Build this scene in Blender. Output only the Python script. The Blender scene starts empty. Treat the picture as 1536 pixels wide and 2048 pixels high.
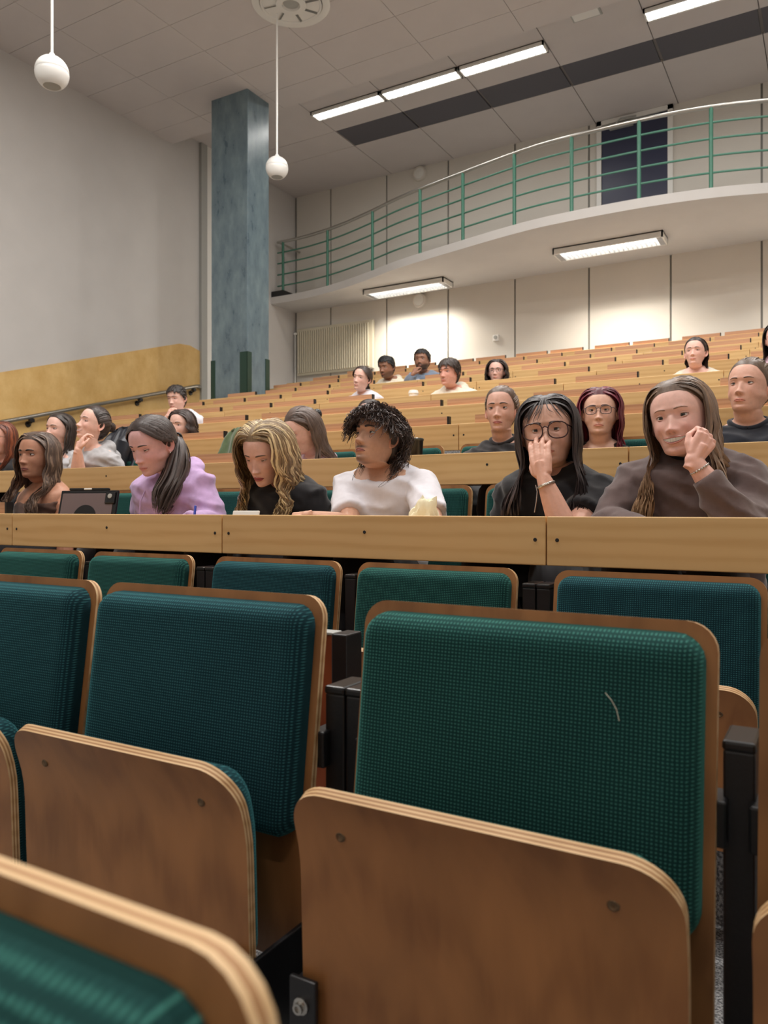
import bpy, bmesh, math, random
import numpy as np
from mathutils import Vector, Matrix, noise
random.seed(7); np.random.seed(7)
C = bpy.context.scene.collection
SC = bpy.context.scene
PI = math.pi
# ------------------------------------------------------------------ camera, world, exposure
FPX, CX, CY = 1560.0, 768.0, 1017.0          # focal length and principal point, in pixels of 1536x2048
YAW = math.radians(30.0)
cam = bpy.data.cameras.new('camera'); camo = bpy.data.objects.new('camera', cam); C.objects.link(camo)
cam.sensor_fit = 'VERTICAL'; cam.sensor_height = 36.0; cam.lens = 36.0 * FPX / 2048.0
cam.shift_y = -(1024.0 - CY) / 2048.0
cam.clip_start = 0.02; cam.clip_end = 100
camo.location = (0, 0, 0); camo.rotation_euler = (PI / 2, 0, YAW)
cam.dof.use_dof = True; cam.dof.focus_distance = 2.3; cam.dof.aperture_fstop = 6.6
SC.camera = camo
SC.view_settings.view_transform = 'Standard'; SC.view_settings.look = 'None'
SC.view_settings.gamma = 1.0; SC.view_settings.use_curve_mapping = False
SC.view_settings.exposure = 0.12
world = bpy.data.worlds.new('world'); SC.world = world; world.use_nodes = True
world.node_tree.nodes['Background'].inputs[0].default_value = (0.9, 0.95, 1.0, 1)
world.node_tree.nodes['Background'].inputs[1].default_value = 0.02
LAMP_BACK, LAMP_BALCONY, LAMP_FRONT, LAMP_FACE_FILL = 9.0, 54.0, 78.0, 30.0      # watts of the kinds of luminaire; the last is an added face fill
# ------------------------------------------------------------------ materials
def lin(c):
    return tuple((v / 12.92 if v <= 0.04045 else ((v + 0.055) / 1.055) ** 2.4) for v in c)
def srgb(r, g, b): return lin((r / 255, g / 255, b / 255))
MATS = {}
def new_mat(name):
    m = bpy.data.materials.new(name); m.use_nodes = True
    nt = m.node_tree; b = nt.nodes['Principled BSDF']
    MATS[name] = m
    return m, nt, b
def N(nt, t, **kw):
    n = nt.nodes.new(t)
    for k, v in kw.items():
        if k in n.inputs: n.inputs[k].default_value = v
        else: setattr(n, k, v)
    return n
def ramp(nt, fac, stops):
    r = nt.nodes.new('ShaderNodeValToRGB'); e = r.color_ramp.elements
    while len(e) < len(stops): e.new(0.5)
    for k, (p, c) in enumerate(stops):
        e[k].position = p; e[k].color = (*c, 1) if len(c) == 3 else c
    nt.links.new(fac, r.inputs[0]); return r.outputs[0]
def coords(nt, scale, kind='Object', offset_attr=False):
    tc = nt.nodes.new('ShaderNodeTexCoord'); mp = nt.nodes.new('ShaderNodeMapping')
    mp.inputs['Scale'].default_value = scale
    nt.links.new(tc.outputs[kind], mp.inputs[0])
    if offset_attr:
        oi = nt.nodes.new('ShaderNodeObjectInfo'); vm = N(nt, 'ShaderNodeVectorMath', operation='SCALE')
        vm.inputs[0].default_value = (13.1, 7.7, 5.3)
        nt.links.new(oi.outputs['Random'], vm.inputs['Scale']); nt.links.new(vm.outputs[0], mp.inputs['Location'])
    return mp.outputs[0]
def bump(nt, b, h, strength, dist=0.002):
    bp = N(nt, 'ShaderNodeBump'); bp.inputs['Strength'].default_value = strength; bp.inputs['Distance'].default_value = dist
    nt.links.new(h, bp.inputs['Height']); nt.links.new(bp.outputs[0], b.inputs['Normal'])
def plain(name, col, rough=0.6, metal=0.0, noise_s=0, var=0.08, bmp=0.0, spec=0.5, sheen=0.0):
    m, nt, b = new_mat(name)
    b.inputs['Roughness'].default_value = rough; b.inputs['Metallic'].default_value = metal
    b.inputs['Specular IOR Level'].default_value = spec; b.inputs['Sheen Weight'].default_value = sheen
    if noise_s:
        n = N(nt, 'ShaderNodeTexNoise'); n.inputs['Scale'].default_value = 1; n.inputs['Detail'].default_value = 5
        nt.links.new(coords(nt, (noise_s,) * 3), n.inputs['Vector'])
        lo = tuple(c * (1 - var) for c in col); hi = tuple(min(1, c * (1 + var)) for c in col)
        nt.links.new(ramp(nt, n.outputs['Fac'], [(0.3, lo), (0.7, hi)]), b.inputs['Base Color'])
        if bmp: bump(nt, b, n.outputs['Fac'], bmp)
    else: b.inputs['Base Color'].default_value = (*col, 1)
    return m
def wood(name, base, dark, scale=(1.2, 9, 16), rough=0.42, cont=1.0, blotch=0.0):
    m, nt, b = new_mat(name); b.inputs['Roughness'].default_value = rough
    b.inputs['Specular IOR Level'].default_value = 0.4
    v = coords(nt, scale, offset_attr=True)
    n = N(nt, 'ShaderNodeTexNoise'); n.inputs['Scale'].default_value = 3; n.inputs['Detail'].default_value = 7; n.inputs['Distortion'].default_value = 0.9
    nt.links.new(v, n.inputs['Vector'])
    w = N(nt, 'ShaderNodeTexWave', wave_type='BANDS', bands_direction='Z'); w.inputs['Scale'].default_value = 1.2
    w.inputs['Distortion'].default_value = 7; w.inputs['Detail'].default_value = 3; w.inputs['Detail Scale'].default_value = 0.8
    nt.links.new(v, w.inputs['Vector'])
    mx = N(nt, 'ShaderNodeMix', data_type='FLOAT'); mx.inputs[0].default_value = 0.35
    nt.links.new(n.outputs['Fac'], mx.inputs[2]); nt.links.new(w.outputs['Fac'], mx.inputs[3])
    col = ramp(nt, mx.outputs[0], [(0.25, dark), (0.5, tuple(d + (c - d) * 0.75 for c, d in zip(base, dark))), (0.75, base)])
    oi = nt.nodes.new('ShaderNodeObjectInfo')
    hv = N(nt, 'ShaderNodeHueSaturation')
    mr = N(nt, 'ShaderNodeMapRange'); mr.inputs['To Min'].default_value = 0.93; mr.inputs['To Max'].default_value = 1.07
    nt.links.new(oi.outputs['Random'], mr.inputs['Value']); nt.links.new(mr.outputs[0], hv.inputs['Value'])
    nt.links.new(col, hv.inputs['Color'])
    out = hv.outputs[0]
    if blotch:
        n2 = N(nt, 'ShaderNodeTexNoise'); n2.inputs['Scale'].default_value = 5; n2.inputs['Detail'].default_value = 4; n2.inputs['Distortion'].default_value = 1.5
        nt.links.new(coords(nt, (1.6, 1, 0.7), offset_attr=True), n2.inputs['Vector'])
        r2 = ramp(nt, n2.outputs['Fac'], [(0.35, (1 - blotch,) * 3), (0.65, (1 + blotch,) * 3)])
        mm = N(nt, 'ShaderNodeMix', data_type='RGBA', blend_type='MULTIPLY'); mm.inputs[0].default_value = 1
        nt.links.new(out, mm.inputs[6]); nt.links.new(r2, mm.inputs[7]); out = mm.outputs[2]
    nt.links.new(out, b.inputs['Base Color'])
    bump(nt, b, n.outputs['Fac'], 0.05, 0.001)
    return m
def emitter(name, col, s):
    m, nt, b = new_mat(name)
    b.inputs['Base Color'].default_value = (*col, 1); b.inputs['Emission Color'].default_value = (*col, 1); b.inputs['Emission Strength'].default_value = s
    return m
def attr_mat(name, rough=0.5, spec=0.4, sheen=0.0, sss=0.0, noise_amt=0.0, noise_scale=(60, 60, 60), bmp=0.0, aniso=0.0):
    """material whose colour comes from the mesh's own colour attribute 'Col' (pigment and some painted facial shade)"""
    m, nt, b = new_mat(name); b.inputs['Roughness'].default_value = rough; b.inputs['Specular IOR Level'].default_value = spec
    b.inputs['Sheen Weight'].default_value = sheen
    a = N(nt, 'ShaderNodeAttribute', attribute_name='Col'); out = a.outputs['Color']
    if noise_amt:
        n = N(nt, 'ShaderNodeTexNoise'); n.inputs['Scale'].default_value = 1; n.inputs['Detail'].default_value = 4
        nt.links.new(coords(nt, noise_scale), n.inputs['Vector'])
        r2 = ramp(nt, n.outputs['Fac'], [(0.3, (1 - noise_amt,) * 3), (0.7, (1 + noise_amt,) * 3)])
        mm = N(nt, 'ShaderNodeMix', data_type='RGBA', blend_type='MULTIPLY'); mm.inputs[0].default_value = 1
        nt.links.new(out, mm.inputs[6]); nt.links.new(r2, mm.inputs[7]); out = mm.outputs[2]
        if bmp: bump(nt, b, n.outputs['Fac'], bmp, 0.001)
    if sss:
        b.inputs['Subsurface Weight'].default_value = sss; b.inputs['Subsurface Radius'].default_value = (0.012, 0.005, 0.003)
        b.inputs['Subsurface Scale'].default_value = 0.6
    nt.links.new(out, b.inputs['Base Color'])
    return m
def fabric_weave(name, col, hi):
    m, nt, b = new_mat(name); b.inputs['Roughness'].default_value = 0.92; b.inputs['Specular IOR Level'].default_value = 0.15
    b.inputs['Sheen Weight'].default_value = 0.35; b.inputs['Sheen Roughness'].default_value = 0.4
    b.inputs['Sheen Tint'].default_value = (*[min(1, c * 6) for c in hi], 1)
    v = coords(nt, (1, 1, 1))
    ws = []
    for d, s in (('X', 62), ('Z', 70)):
        w = N(nt, 'ShaderNodeTexWave', wave_type='BANDS', bands_direction=d, wave_profile='SIN')
        w.inputs['Scale'].default_value = s; w.inputs['Distortion'].default_value = 0.8; w.inputs['Detail'].default_value = 1; w.inputs['Detail Scale'].default_value = 2.0
        nt.links.new(v, w.inputs['Vector']); ws.append(w.outputs['Fac'])
    mu = N(nt, 'ShaderNodeMath', operation='MULTIPLY'); nt.links.new(ws[0], mu.inputs[0]); nt.links.new(ws[1], mu.inputs[1])
    n = N(nt, 'ShaderNodeTexNoise'); n.inputs['Scale'].default_value = 9; n.inputs['Detail'].default_value = 3
    nt.links.new(v, n.inputs['Vector'])
    ad = N(nt, 'ShaderNodeMath', operation='MULTIPLY_ADD'); ad.inputs[1].default_value = 0.35
    nt.links.new(n.outputs['Fac'], ad.inputs[0]); nt.links.new(mu.outputs[0], ad.inputs[2])
    oi = nt.nodes.new('ShaderNodeObjectInfo')
    nt.links.new(ramp(nt, ad.outputs[0], [(0.1, tuple(c * 0.62 for c in col)), (0.5, col), (1.0, hi)]), b.inputs['Base Color'])
    bump(nt, b, mu.outputs[0], 0.55, 0.0016)
    return m
def carpet(name, a, c):
    m, nt, b = new_mat(name); b.inputs['Roughness'].default_value = 0.95; b.inputs['Specular IOR Level'].default_value = 0.1
    n = N(nt, 'ShaderNodeTexNoise'); n.inputs['Scale'].default_value = 170; n.inputs['Detail'].default_value = 3
    nt.links.new(coords(nt, (1, 1, 1)), n.inputs['Vector'])
    nt.links.new(ramp(nt, n.outputs['Fac'], [(0.4, a), (0.62, c)]), b.inputs['Base Color']); bump(nt, b, n.outputs['Fac'], 0.4)
    return m
def patchy(name, a, c, scale, rough, streak=(1, 1, 1), lo=0.3, hi=0.7, spec=0.5, rvar=0.0):
    """brush-painted or glazed wall paint: cloudy mix of two tones"""
    m, nt, b = new_mat(name); b.inputs['Roughness'].default_value = rough; b.inputs['Specular IOR Level'].default_value = spec
    n = N(nt, 'ShaderNodeTexNoise'); n.inputs['Scale'].default_value = scale; n.inputs['Detail'].default_value = 8; n.inputs['Roughness'].default_value = 0.65
    nt.links.new(coords(nt, streak), n.inputs['Vector'])
    nt.links.new(ramp(nt, n.outputs['Fac'], [(lo, a), (hi, c)]), b.inputs['Base Color'])
    bump(nt, b, n.outputs['Fac'], 0.12, 0.003)
    if rvar:
        r = N(nt, 'ShaderNodeMapRange'); r.inputs['To Min'].default_value = rough - rvar; r.inputs['To Max'].default_value = rough + rvar
        nt.links.new(n.outputs['Fac'], r.inputs['Value']); nt.links.new(r.outputs[0], b.inputs['Roughness'])
    return m
M_CEIL = plain('ceiling_board', srgb(208, 201, 198), 0.9, noise_s=3, var=0.02)
M_CEIL_GAP = plain('ceiling_gap', srgb(150, 145, 142), 0.9)
M_SLATE = plain('slate_grille', srgb(92, 91, 97), 0.75, noise_s=120, var=0.15)
M_WALL = plain('painted_plaster', srgb(204, 200, 196), 0.85, noise_s=2.5, var=0.025, bmp=0.03)
M_WALLB = plain('cream_wall_board', srgb(214, 208, 198), 0.6, noise_s=2, var=0.02)
M_RADIATOR = plain('radiator_enamel', srgb(206, 198, 176), 0.45)
M_BRONZE = plain('bronzed_screw', srgb(112, 92, 70), 0.4, metal=0.8)
M_TRIM = plain('grey_joint_strip', srgb(130, 128, 122), 0.5)
M_GREYTRIM = plain('light_grey_trim', srgb(170, 170, 165), 0.5)
M_OCHRE = patchy('ochre_glaze', srgb(206, 164, 96), srgb(228, 192, 128), 4.5, 0.55, (1, 1, 0.8))
M_COL = patchy('blue_glazed_column', srgb(90, 108, 119), srgb(126, 145, 151), 7, 0.30, (1, 1, 0.45), rvar=0.1)
M_GUARD = plain('dark_green_guard', srgb(30, 62, 50), 0.35)
M_GREENRAIL = plain('green_rail_paint', srgb(66, 122, 102), 0.4)
M_STEEL = plain('brushed_steel', srgb(190, 188, 182), 0.28, metal=1.0)
M_WHITE = plain('white_gloss', srgb(232, 230, 224), 0.4)
M_WHITEP = plain('white_plastic', srgb(238, 236, 231), 0.35)
M_NAVY = plain('navy_door_paint', srgb(48, 52, 76), 0.32)
M_BLACK = plain('black_metal', srgb(24, 24, 27), 0.38, noise_s=300, var=0.2, bmp=0.15)
M_BLACKP = plain('black_plastic', srgb(20, 20, 22), 0.3)
M_FLOOR = carpet('grey_carpet', srgb(92, 92, 94), srgb(168, 168, 168))
M_BEECH = wood('beech_panel', srgb(226, 186, 128), srgb(214, 170, 112), (0.9, 5, 7))
M_PINK = wood('pink_beech_flap', srgb(206, 158, 122), srgb(190, 140, 104), (1.0, 8, 14))
M_PLY = wood('plywood_face', srgb(166, 114, 68), srgb(144, 96, 56), (9, 9, 1.4), 0.4, blotch=0.10)
M_PLYE = wood('plywood_light_layer', srgb(224, 190, 146), srgb(204, 166, 118), (2, 9, 9), 0.6)
M_PLYD = wood('plywood_dark_layer', srgb(176, 132, 90), srgb(150, 106, 66), (2, 9, 9), 0.6)
M_RED = wood('red_brown_board', srgb(160, 84, 48), srgb(122, 58, 32), (9, 9, 1.2), 0.4)
M_GREEN = fabric_weave('green_weave', srgb(24, 64, 62), srgb(58, 112, 102))
M_TEAL = fabric_weave('teal_weave', srgb(22, 56, 64), srgb(50, 100, 104))
M_TUBE = emitter('lamp_tube', (1.0, 0.98, 0.95), 5.0)
M_LOUVRE = plain('louvre_metal', srgb(215, 218, 222), 0.25, metal=0.6)
# ------------------------------------------------------------------ mesh helpers
class MB:
    """collects vertices and faces for ONE mesh object"""
    def __init__(s): s.v = []; s.f = []; s.m = []; s.col = None
    def add(s, v, f, mi=0):
        o = len(s.v); s.v += [tuple(p) for p in v]; s.f += [tuple(i + o for i in q) for q in f]; s.m += [mi] * len(f); return o
    def box(s, x0, x1, y0, y1, z0, z1, mi=0):
        v = [(x, y, z) for z in (z0, z1) for y in (y0, y1) for x in (x0, x1)]
        s.add(v, [(0, 2, 3, 1), (4, 5, 7, 6), (0, 1, 5, 4), (2, 6, 7, 3), (0, 4, 6, 2), (1, 3, 7, 5)], mi)
    def bbox(s, x0, x1, y0, y1, z0, z1, r, mi=0):
        """box with all edges chamfered by r"""
        bm = bmesh.new(); bmesh.ops.create_cube(bm, size=1)
        for p in bm.verts: p.co = ((x0 + x1) / 2 + p.co.x * (x1 - x0), (y0 + y1) / 2 + p.co.y * (y1 - y0), (z0 + z1) / 2 + p.co.z * (z1 - z0))
        bmesh.ops.bevel(bm, geom=bm.edges[:], offset=r, segments=2, profile=0.5, affect='EDGES')
        bm.verts.index_update(); s.add([p.co[:] for p in bm.verts], [[q.index for q in f.verts] for f in bm.faces], mi); bm.free()
    def tube(s, pts, rad, n=10, mi=0, caps=True, sq=1.0):
        pts = [Vector(p) for p in pts]; k = len(pts)
        if not hasattr(rad, '__len__'): rad = [rad] * k
        up = None; rings = []
        for i, p in enumerate(pts):
            t = (pts[min(i + 1, k - 1)] - pts[max(i - 1, 0)]).normalized()
            if up is None:
                up = Vector((0, 0, 1)) if abs(t.z) < 0.9 else Vector((1, 0, 0))
            a = t.cross(up).normalized(); b = a.cross(t).normalized(); up = b
            rings.append([p + (a * math.cos(2 * PI * j / n) + b * math.sin(2 * PI * j / n) * sq) * rad[i] for j in range(n)])
        v = [q for r in rings for q in r]
        f = [(i * n + j, i * n + (j + 1) % n, (i + 1) * n + (j + 1) % n, (i + 1) * n + j) for i in range(k - 1) for j in range(n)]
        if caps: f += [tuple(range(n - 1, -1, -1)), tuple((k - 1) * n + j for j in range(n))]
        s.add(v, f, mi)
    def lathe(s, prof, n=24, c=(0, 0, 0), mi=0, axis='Z'):
        v = []
        for r, z in prof:
            for j in range(n):
                a = 2 * PI * j / n; q = (r * math.cos(a), r * math.sin(a), z)
                if axis == 'Y': q = (q[0], q[2], q[1])
                if axis == 'X': q = (q[2], q[0], q[1])
                v.append((q[0] + c[0], q[1] + c[1], q[2] + c[2]))
        k = len(prof)
        f = [(i * n + j, i * n + (j + 1) % n, (i + 1) * n + (j + 1) % n, (i + 1) * n + j) for i in range(k - 1) for j in range(n)]
        f += [tuple(range(n - 1, -1, -1)), tuple((k - 1) * n + j for j in range(n))]
        s.add(v, f, mi)
    def ball(s, c, r, n=12, m=8, mi=0, sc=(1, 1, 1)):
        v = []; f = []
        for i in range(m + 1):
            t = PI * i / m
            for j in range(n):
                a = 2 * PI * j / n
                v.append((c[0] + r * sc[0] * math.sin(t) * math.cos(a), c[1] + r * sc[1] * math.sin(t) * math.sin(a), c[2] + r * sc[2] * math.cos(t)))
        for i in range(m):
            for j in range(n): f.append((i * n + j, (i + 1) * n + j, (i + 1) * n + (j + 1) % n, i * n + (j + 1) % n))
        s.add(v, f, mi)
    def mesh(s, name, mats, smooth=False, bevel_angle=None):
        me = bpy.data.meshes.new(name); me.from_pydata(s.v, [], s.f)
        for m in (mats if isinstance(mats, (list, tuple)) else [mats]): me.materials.append(m)
        me.polygons.foreach_set('material_index', s.m)
        bm = bmesh.new(); bm.from_mesh(me); bmesh.ops.recalc_face_normals(bm, faces=bm.faces[:]); bm.to_mesh(me); bm.free()
        if s.col is not None:
            a = me.color_attributes.new('Col', 'FLOAT_COLOR', 'POINT')
            a.data.foreach_set('color', np.asarray(s.col, dtype=np.float32).ravel())
        if smooth:
            me.polygons.foreach_set('use_smooth', [True] * len(me.polygons))
            if bevel_angle: me.set_sharp_from_angle(angle=math.radians(bevel_angle))
        me.update(); return me
    def build(s, name, mats, parent=None, smooth=False, loc=None, ang=40):
        o = bpy.data.objects.new(name, s.mesh(name, mats, smooth, ang)); C.objects.link(o)
        if loc: o.location = loc
        if parent: o.parent = parent
        return o
def tag(o, label=None, cat=None, group=None, kind=None):
    for k, v in (('label', label), ('category', cat), ('group', group), ('kind', kind)):
        if v: o[k] = v
    return o
def empty(name, loc=(0, 0, 0), rz=0):
    o = bpy.data.objects.new(name, None); o.empty_display_size = 0.1; C.objects.link(o); o.location = loc; o.rotation_euler = (0, 0, rz); return o
def inst(src, parent=None, loc=None, name=None):
    o = src.copy(); C.objects.link(o)
    if name: o.name = name
    if parent: o.parent = parent
    if loc: o.location = loc
    return o
def copy_tree(o, parent=None):
    c = o.copy(); C.objects.link(c); c.parent = parent
    for ch in list(o.children): copy_tree(ch, c)
    return c
def at_depth(px, py, Y):
    """room point seen at photograph pixel (px, py) on the plane y = Y"""
    u = (px - CX) / FPX; v = (CY - py) / FPX
    s, c = math.sin(YAW), math.cos(YAW)
    d = Y / (c + u * s)
    return Vector((d * (-s + u * c), Y, d * v))
def area(name, parent, loc, sx, sy, watts, col=(1, 0.97, 0.93), spread=None, rot=(0, 0, 0)):
    l = bpy.data.lights.new(name, 'AREA'); l.shape = 'RECTANGLE'; l.size = sx; l.size_y = sy; l.energy = watts; l.color = col
    if spread: l.spread = math.radians(spread)
    o = bpy.data.objects.new(name, l); C.objects.link(o); o.location = loc; o.rotation_euler = rot
    if parent: o.parent = parent
    return o
# ------------------------------------------------------------------ the room
WX, RX, FY, BY = -8.65, 3.6, -4.2, 11.7        # left wall, right wall, front wall, back wall
ZF, ZC, ZC2, YC = -1.0, 5.5, 5.75, 8.6          # hall floor, main ceiling, rear ceiling, where the main ceiling ends
P, SEAM = 1.125, -0.66                            # desk panel length and the seam that shows right of the middle
def row_y(k): return 2.0 + 0.955 * k
def row_z(k): return -0.021 + 0.243 * k + (0.007 if k == 1 else 0)
def floor_z(k): return row_z(k) - 0.73           # floor on which the people of desk row k sit
NR = 10
# tiered floor: one stepped slab
m = MB()
m.box(WX, RX, FY, row_y(0) + 0.02, ZF - 0.15, ZF)
for k in range(NR):
    y1 = row_y(k + 1) + 0.02 if k < NR - 1 else BY
    m.box(WX, RX, row_y(k) + 0.02, y1, ZF - 0.15, floor_z(k))
tag(m.build('floor', M_FLOOR), kind='structure')
# side and front walls
m = MB(); m.box(WX - 0.15, WX, FY, BY + 0.15, ZF - 0.15, ZC2 + 0.15); wl = tag(m.build('wall_left', M_WALL), kind='structure')
m = MB(); m.box(RX, RX + 0.15, FY, BY + 0.15, ZF - 0.15, ZC2 + 0.15); tag(m.build('wall_right', M_WALL), kind='structure')
m = MB(); m.box(WX - 0.15, RX + 0.15, FY - 0.15, FY, ZF - 0.15, ZC2 + 0.15); tag(m.build('wall_front', M_WALL), kind='structure')
# ochre dado on the left wall, its top edge follows the stairs and rounds off near the trim
m = MB(); n = 60; ys = np.linspace(FY + 0.3, 9.17, n); v = []
for y in ys:
    zt = 1.6 + 0.3 * (y - 5.69)
    if y > 8.55: zt = 2.458 + 0.06 * math.sin((y - 8.55) / 0.62 * PI) + 0.03 * (y - 8.55)
    zt = max(zt, ZF + 0.9)
    for x in (WX + 0.002, WX + 0.012): v += [(x, y, -1.0), (x, y, zt)]
f = []
for i in range(n - 1):
    a, b = 4 * i, 4 * i + 4
    f += [(a, a + 1, b + 1, b), (a + 2, b + 2, b + 3, a + 3), (a + 1, a + 3, b + 3, b + 1), (a, b, b + 2, a + 2)]
f += [(0, 2, 3, 1), (4 * n - 4, 4 * n - 3, 4 * n - 1, 4 * n - 2)]
m.add(v, f); m.build('dado_panel', M_OCHRE, wl)
m = MB(); m.box(WX, WX + 0.05, 9.17, 9.30, -0.2, ZC2); m.build('joint_strip', M_GREYTRIM, wl)
m = MB(); m.box(WX, WX + 0.03, 9.30, 9.42, -0.2, ZC2); m.build('joint_strip', M_WHITE, wl)
# back wall: boards with recessed grey joints between them
m = MB(); m.box(WX - 0.15, RX + 0.15, BY, BY + 0.15, ZF - 0.15, ZC2 + 0.15); wb = tag(m.build('wall_back', M_TRIM), kind='structure')
SEAMS = [-8.62, -7.85, -6.69, -5.52, -4.36, -3.19, -2.02, -0.85, 0.31, 1.48, 2.65, RX]
DX0, DX1 = -2.99, -2.06                            # balcony door
lo = 0.9; soffit = 3.62; bal_top = 3.74
for i in range(len(SEAMS) - 1):
    a, b = SEAMS[i] + 0.014, SEAMS[i + 1] - 0.014
    m = MB(); m.box(a, b, BY - 0.022, BY + 0.001, lo, soffit); m.build('wall_board', M_WALLB, wb)
    if i == 5:                                     # beside the door only strips are left
        m = MB(); m.box(a, DX0 - 0.09, BY - 0.022, BY + 0.001, bal_top, ZC2); m.build('wall_board', M_WALLB, wb)
        continue
    m = MB(); m.box(a, b, BY - 0.022, BY + 0.001, bal_top, ZC2); m.build('wall_board', M_WALLB, wb)
# door on the balcony
d1 = tag(empty('door_1', ((DX0 + DX1) / 2, BY, bal_top)), kind='structure')
w = (DX1 - DX0) / 2
m = MB(); m.bbox(-w, w, -0.055, -0.005, 0.01, 1.93, 0.004); m.build('door_leaf', M_NAVY, d1)
m = MB(); m.box(-w - 0.075, -w - 0.005, -0.07, 0, 0, 2.005); m.box(w + 0.005, w + 0.075, -0.07, 0, 0, 2.005); m.box(-w - 0.075, w + 0.075, -0.07, 0, 1.94, 2.005)
m.build('door_frame', M_WHITE, d1)
m = MB(); m.lathe([(0.026, 0), (0.026, 0.012)], 16, (w - 0.1, -0.067, 0.62), axis='Y'); m.tube([(w - 0.1, -0.06, 0.62), (w - 0.1, -0.105, 0.62), (w - 0.12, -0.11, 0.62), (w - 0.23, -0.11, 0.62)], 0.010, 8)
m.lathe([(0.022, 0), (0.022, 0.01)], 14, (w - 0.1, -0.065, 0.53), axis='Y')
m.build('door_handle', M_STEEL, d1, True)
m = MB(); m.bbox(-w + 0.12, -w + 0.46, -0.115, -0.056, 1.83, 1.90, 0.006); m.tube([(-w + 0.22, -0.11, 1.9), (-w + 0.3, -0.16, 1.93), (-w + 0.5, -0.08, 1.955)], 0.012, 6); m.build('door_closer', M_GREYTRIM, d1)
# ceilings: boards hung one by one below a grey backing
ceil = MB(); ceil.box(WX, RX, FY, YC - 0.02, ZC + 0.03, ZC + 0.06); ceil.box(WX, RX, YC - 0.02, BY, ZC2 + 0.03, ZC2 + 0.06)
ceil.box(WX, RX, FY, BY, ZC2 + 0.3, ZC2 + 0.4); ceil.box(WX, RX, YC - 0.05, YC - 0.02, ZC + 0.06, ZC2 + 0.3)
ceil = tag(ceil.build('ceiling', M_CEIL_GAP), kind='structure')
g = 0.003
def board_mesh(lx, ly, th=0.025):
    m = MB(); m.box(g, lx - g, g, ly - g, 0, th); return m
tile = None; LX, LY = 1.152, 0.57
xs0 = -3.1 - 5 * LX
VCX, VCY = -5.117, 6.84                              # centre of the round air outlet
for i in range(-1, 6):
    for j in range(1, 9):
        x, y = xs0 + i * LX, YC - 0.42 - j * LY
        x0, x1 = max(x, WX), x + LX
        if tile is None or x0 != x:
            t0 = board_mesh(x1 - x0, LY).build('ceiling_tile', M_CEIL, ceil)
            if x0 == x: tile = t0
        else: t0 = inst(tile, ceil)
        t0.location = (x0, y, ZC)
for i in range(-1, 6):                             # narrower closing strip at the edge of the main ceiling
    x = xs0 + i * LX; x0 = max(x, WX)
    board_mesh(x + LX - x0, 0.42).build('ceiling_tile', M_CEIL, ceil, loc=(x0, YC - 0.42, ZC))
# tiles on from there, outside the photograph
m = MB()
for i in range(-1, 12):
    for j in range(1, 40):
        xa, ya = xs0 + i * LX, YC - 0.42 - j * LY
        if i < 6 and j < 9: continue
        x0, x1, y0 = max(xa, WX), min(xa + LX, RX), max(ya, FY)
        if x1 - x0 < 0.05 or ya + LY - y0 < 0.05: continue
        m.box(x0 + g, x1 - g, y0 + g, ya + LY - g, ZC, ZC + 0.025)
for i in range(6, 12):
    x0, x1 = xs0 + i * LX, min(xs0 + (i + 1) * LX, RX)
    if x1 > x0: m.box(x0 + g, x1 - g, YC - 0.42 + g, YC - g, ZC, ZC + 0.025)
tag(m.build('ceiling_field', M_CEIL, ceil), kind='stuff')
# rear ceiling: plain boards, a band of slate-grey boards, plain boards again
BX = [WX] + [-6.59 + 1.168 * i for i in range(0, 9)] + [RX]
for i in range(len(BX) - 1):
    a, b = BX[i], BX[i + 1]
    for (y0, y1, mt, nm) in ((YC - 0.02, 9.93, M_CEIL, 'ceiling_board'), (9.93, 10.48, M_SLATE if i else M_CEIL, 'slate_board' if i else 'ceiling_board'), (10.48, BY, M_CEIL, 'ceiling_board')):
        gg = 0.02 if nm == 'slate_board' else 0.006
        m = MB(); m.box(a + gg, b - gg, y0 + 0.004, y1 - 0.004, ZC2, ZC2 + 0.025); m.build(nm, mt, ceil)
# blue column with corner guards
m = MB(); m.bbox(-7.28, -6.655, 7.95, 8.40, -0.2, ZC2 + 0.02, 0.008)
colu = tag(m.build('column', M_COL), 'tall blue-glazed square column between left wall and balcony', 'column')
m = MB(); m.box(-6.78, -6.652, 7.945, 7.952, 0.4, 2.06); m.box(-6.658, -6.648, 7.945, 8.03, 0.4, 2.06); m.build('corner_guard', M_GUARD, colu)
m = MB(); m.box(-7.285, -7.21, 7.943, 7.952, 0.4, 1.99); m.build('corner_guard', M_GUARD, colu)
m = MB(); m.box(-6.658, -6.646, 8.32, 8.405, 0.4, 2.02); m.build('corner_guard', M_GUARD, colu)
# balcony: curved slab, railing
ctrl = [(-8.65, 10.97), (-7.95, 10.96), (-7.19, 10.82), (-6.4, 10.56), (-5.65, 10.27), (-4.46, 9.95), (-3.6, 9.75), (-2.99, 9.68), (-2.04, 9.68), (-1.25, 9.78), (-0.6, 9.97), (0.2, 10.25), (1.2, 10.62), (2.4, 10.9), (3.6, 10.97)]
def catmull(pts, n):
    out = []
    for i in range(len(pts) - 1):
        p0, p1, p2, p3 = [np.array(pts[max(0, min(len(pts) - 1, i + q))], float) for q in (-1, 0, 1, 2)]
        for t in np.linspace(0, 1, n, endpoint=False):
            out.append(0.5 * ((2 * p1) + (-p0 + p2) * t + (2 * p0 - 5 * p1 + 4 * p2 - p3) * t * t + (-p0 + 3 * p1 - 3 * p2 + p3) * t ** 3))
    out.append(np.array(pts[-1], float)); return out
edge = catmull(ctrl, 8)
m = MB(); v = []
for x, y in edge: v += [(x, y, soffit), (x, y, bal_top), (x, BY, bal_top), (x, BY, soffit)]
f = []
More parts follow.
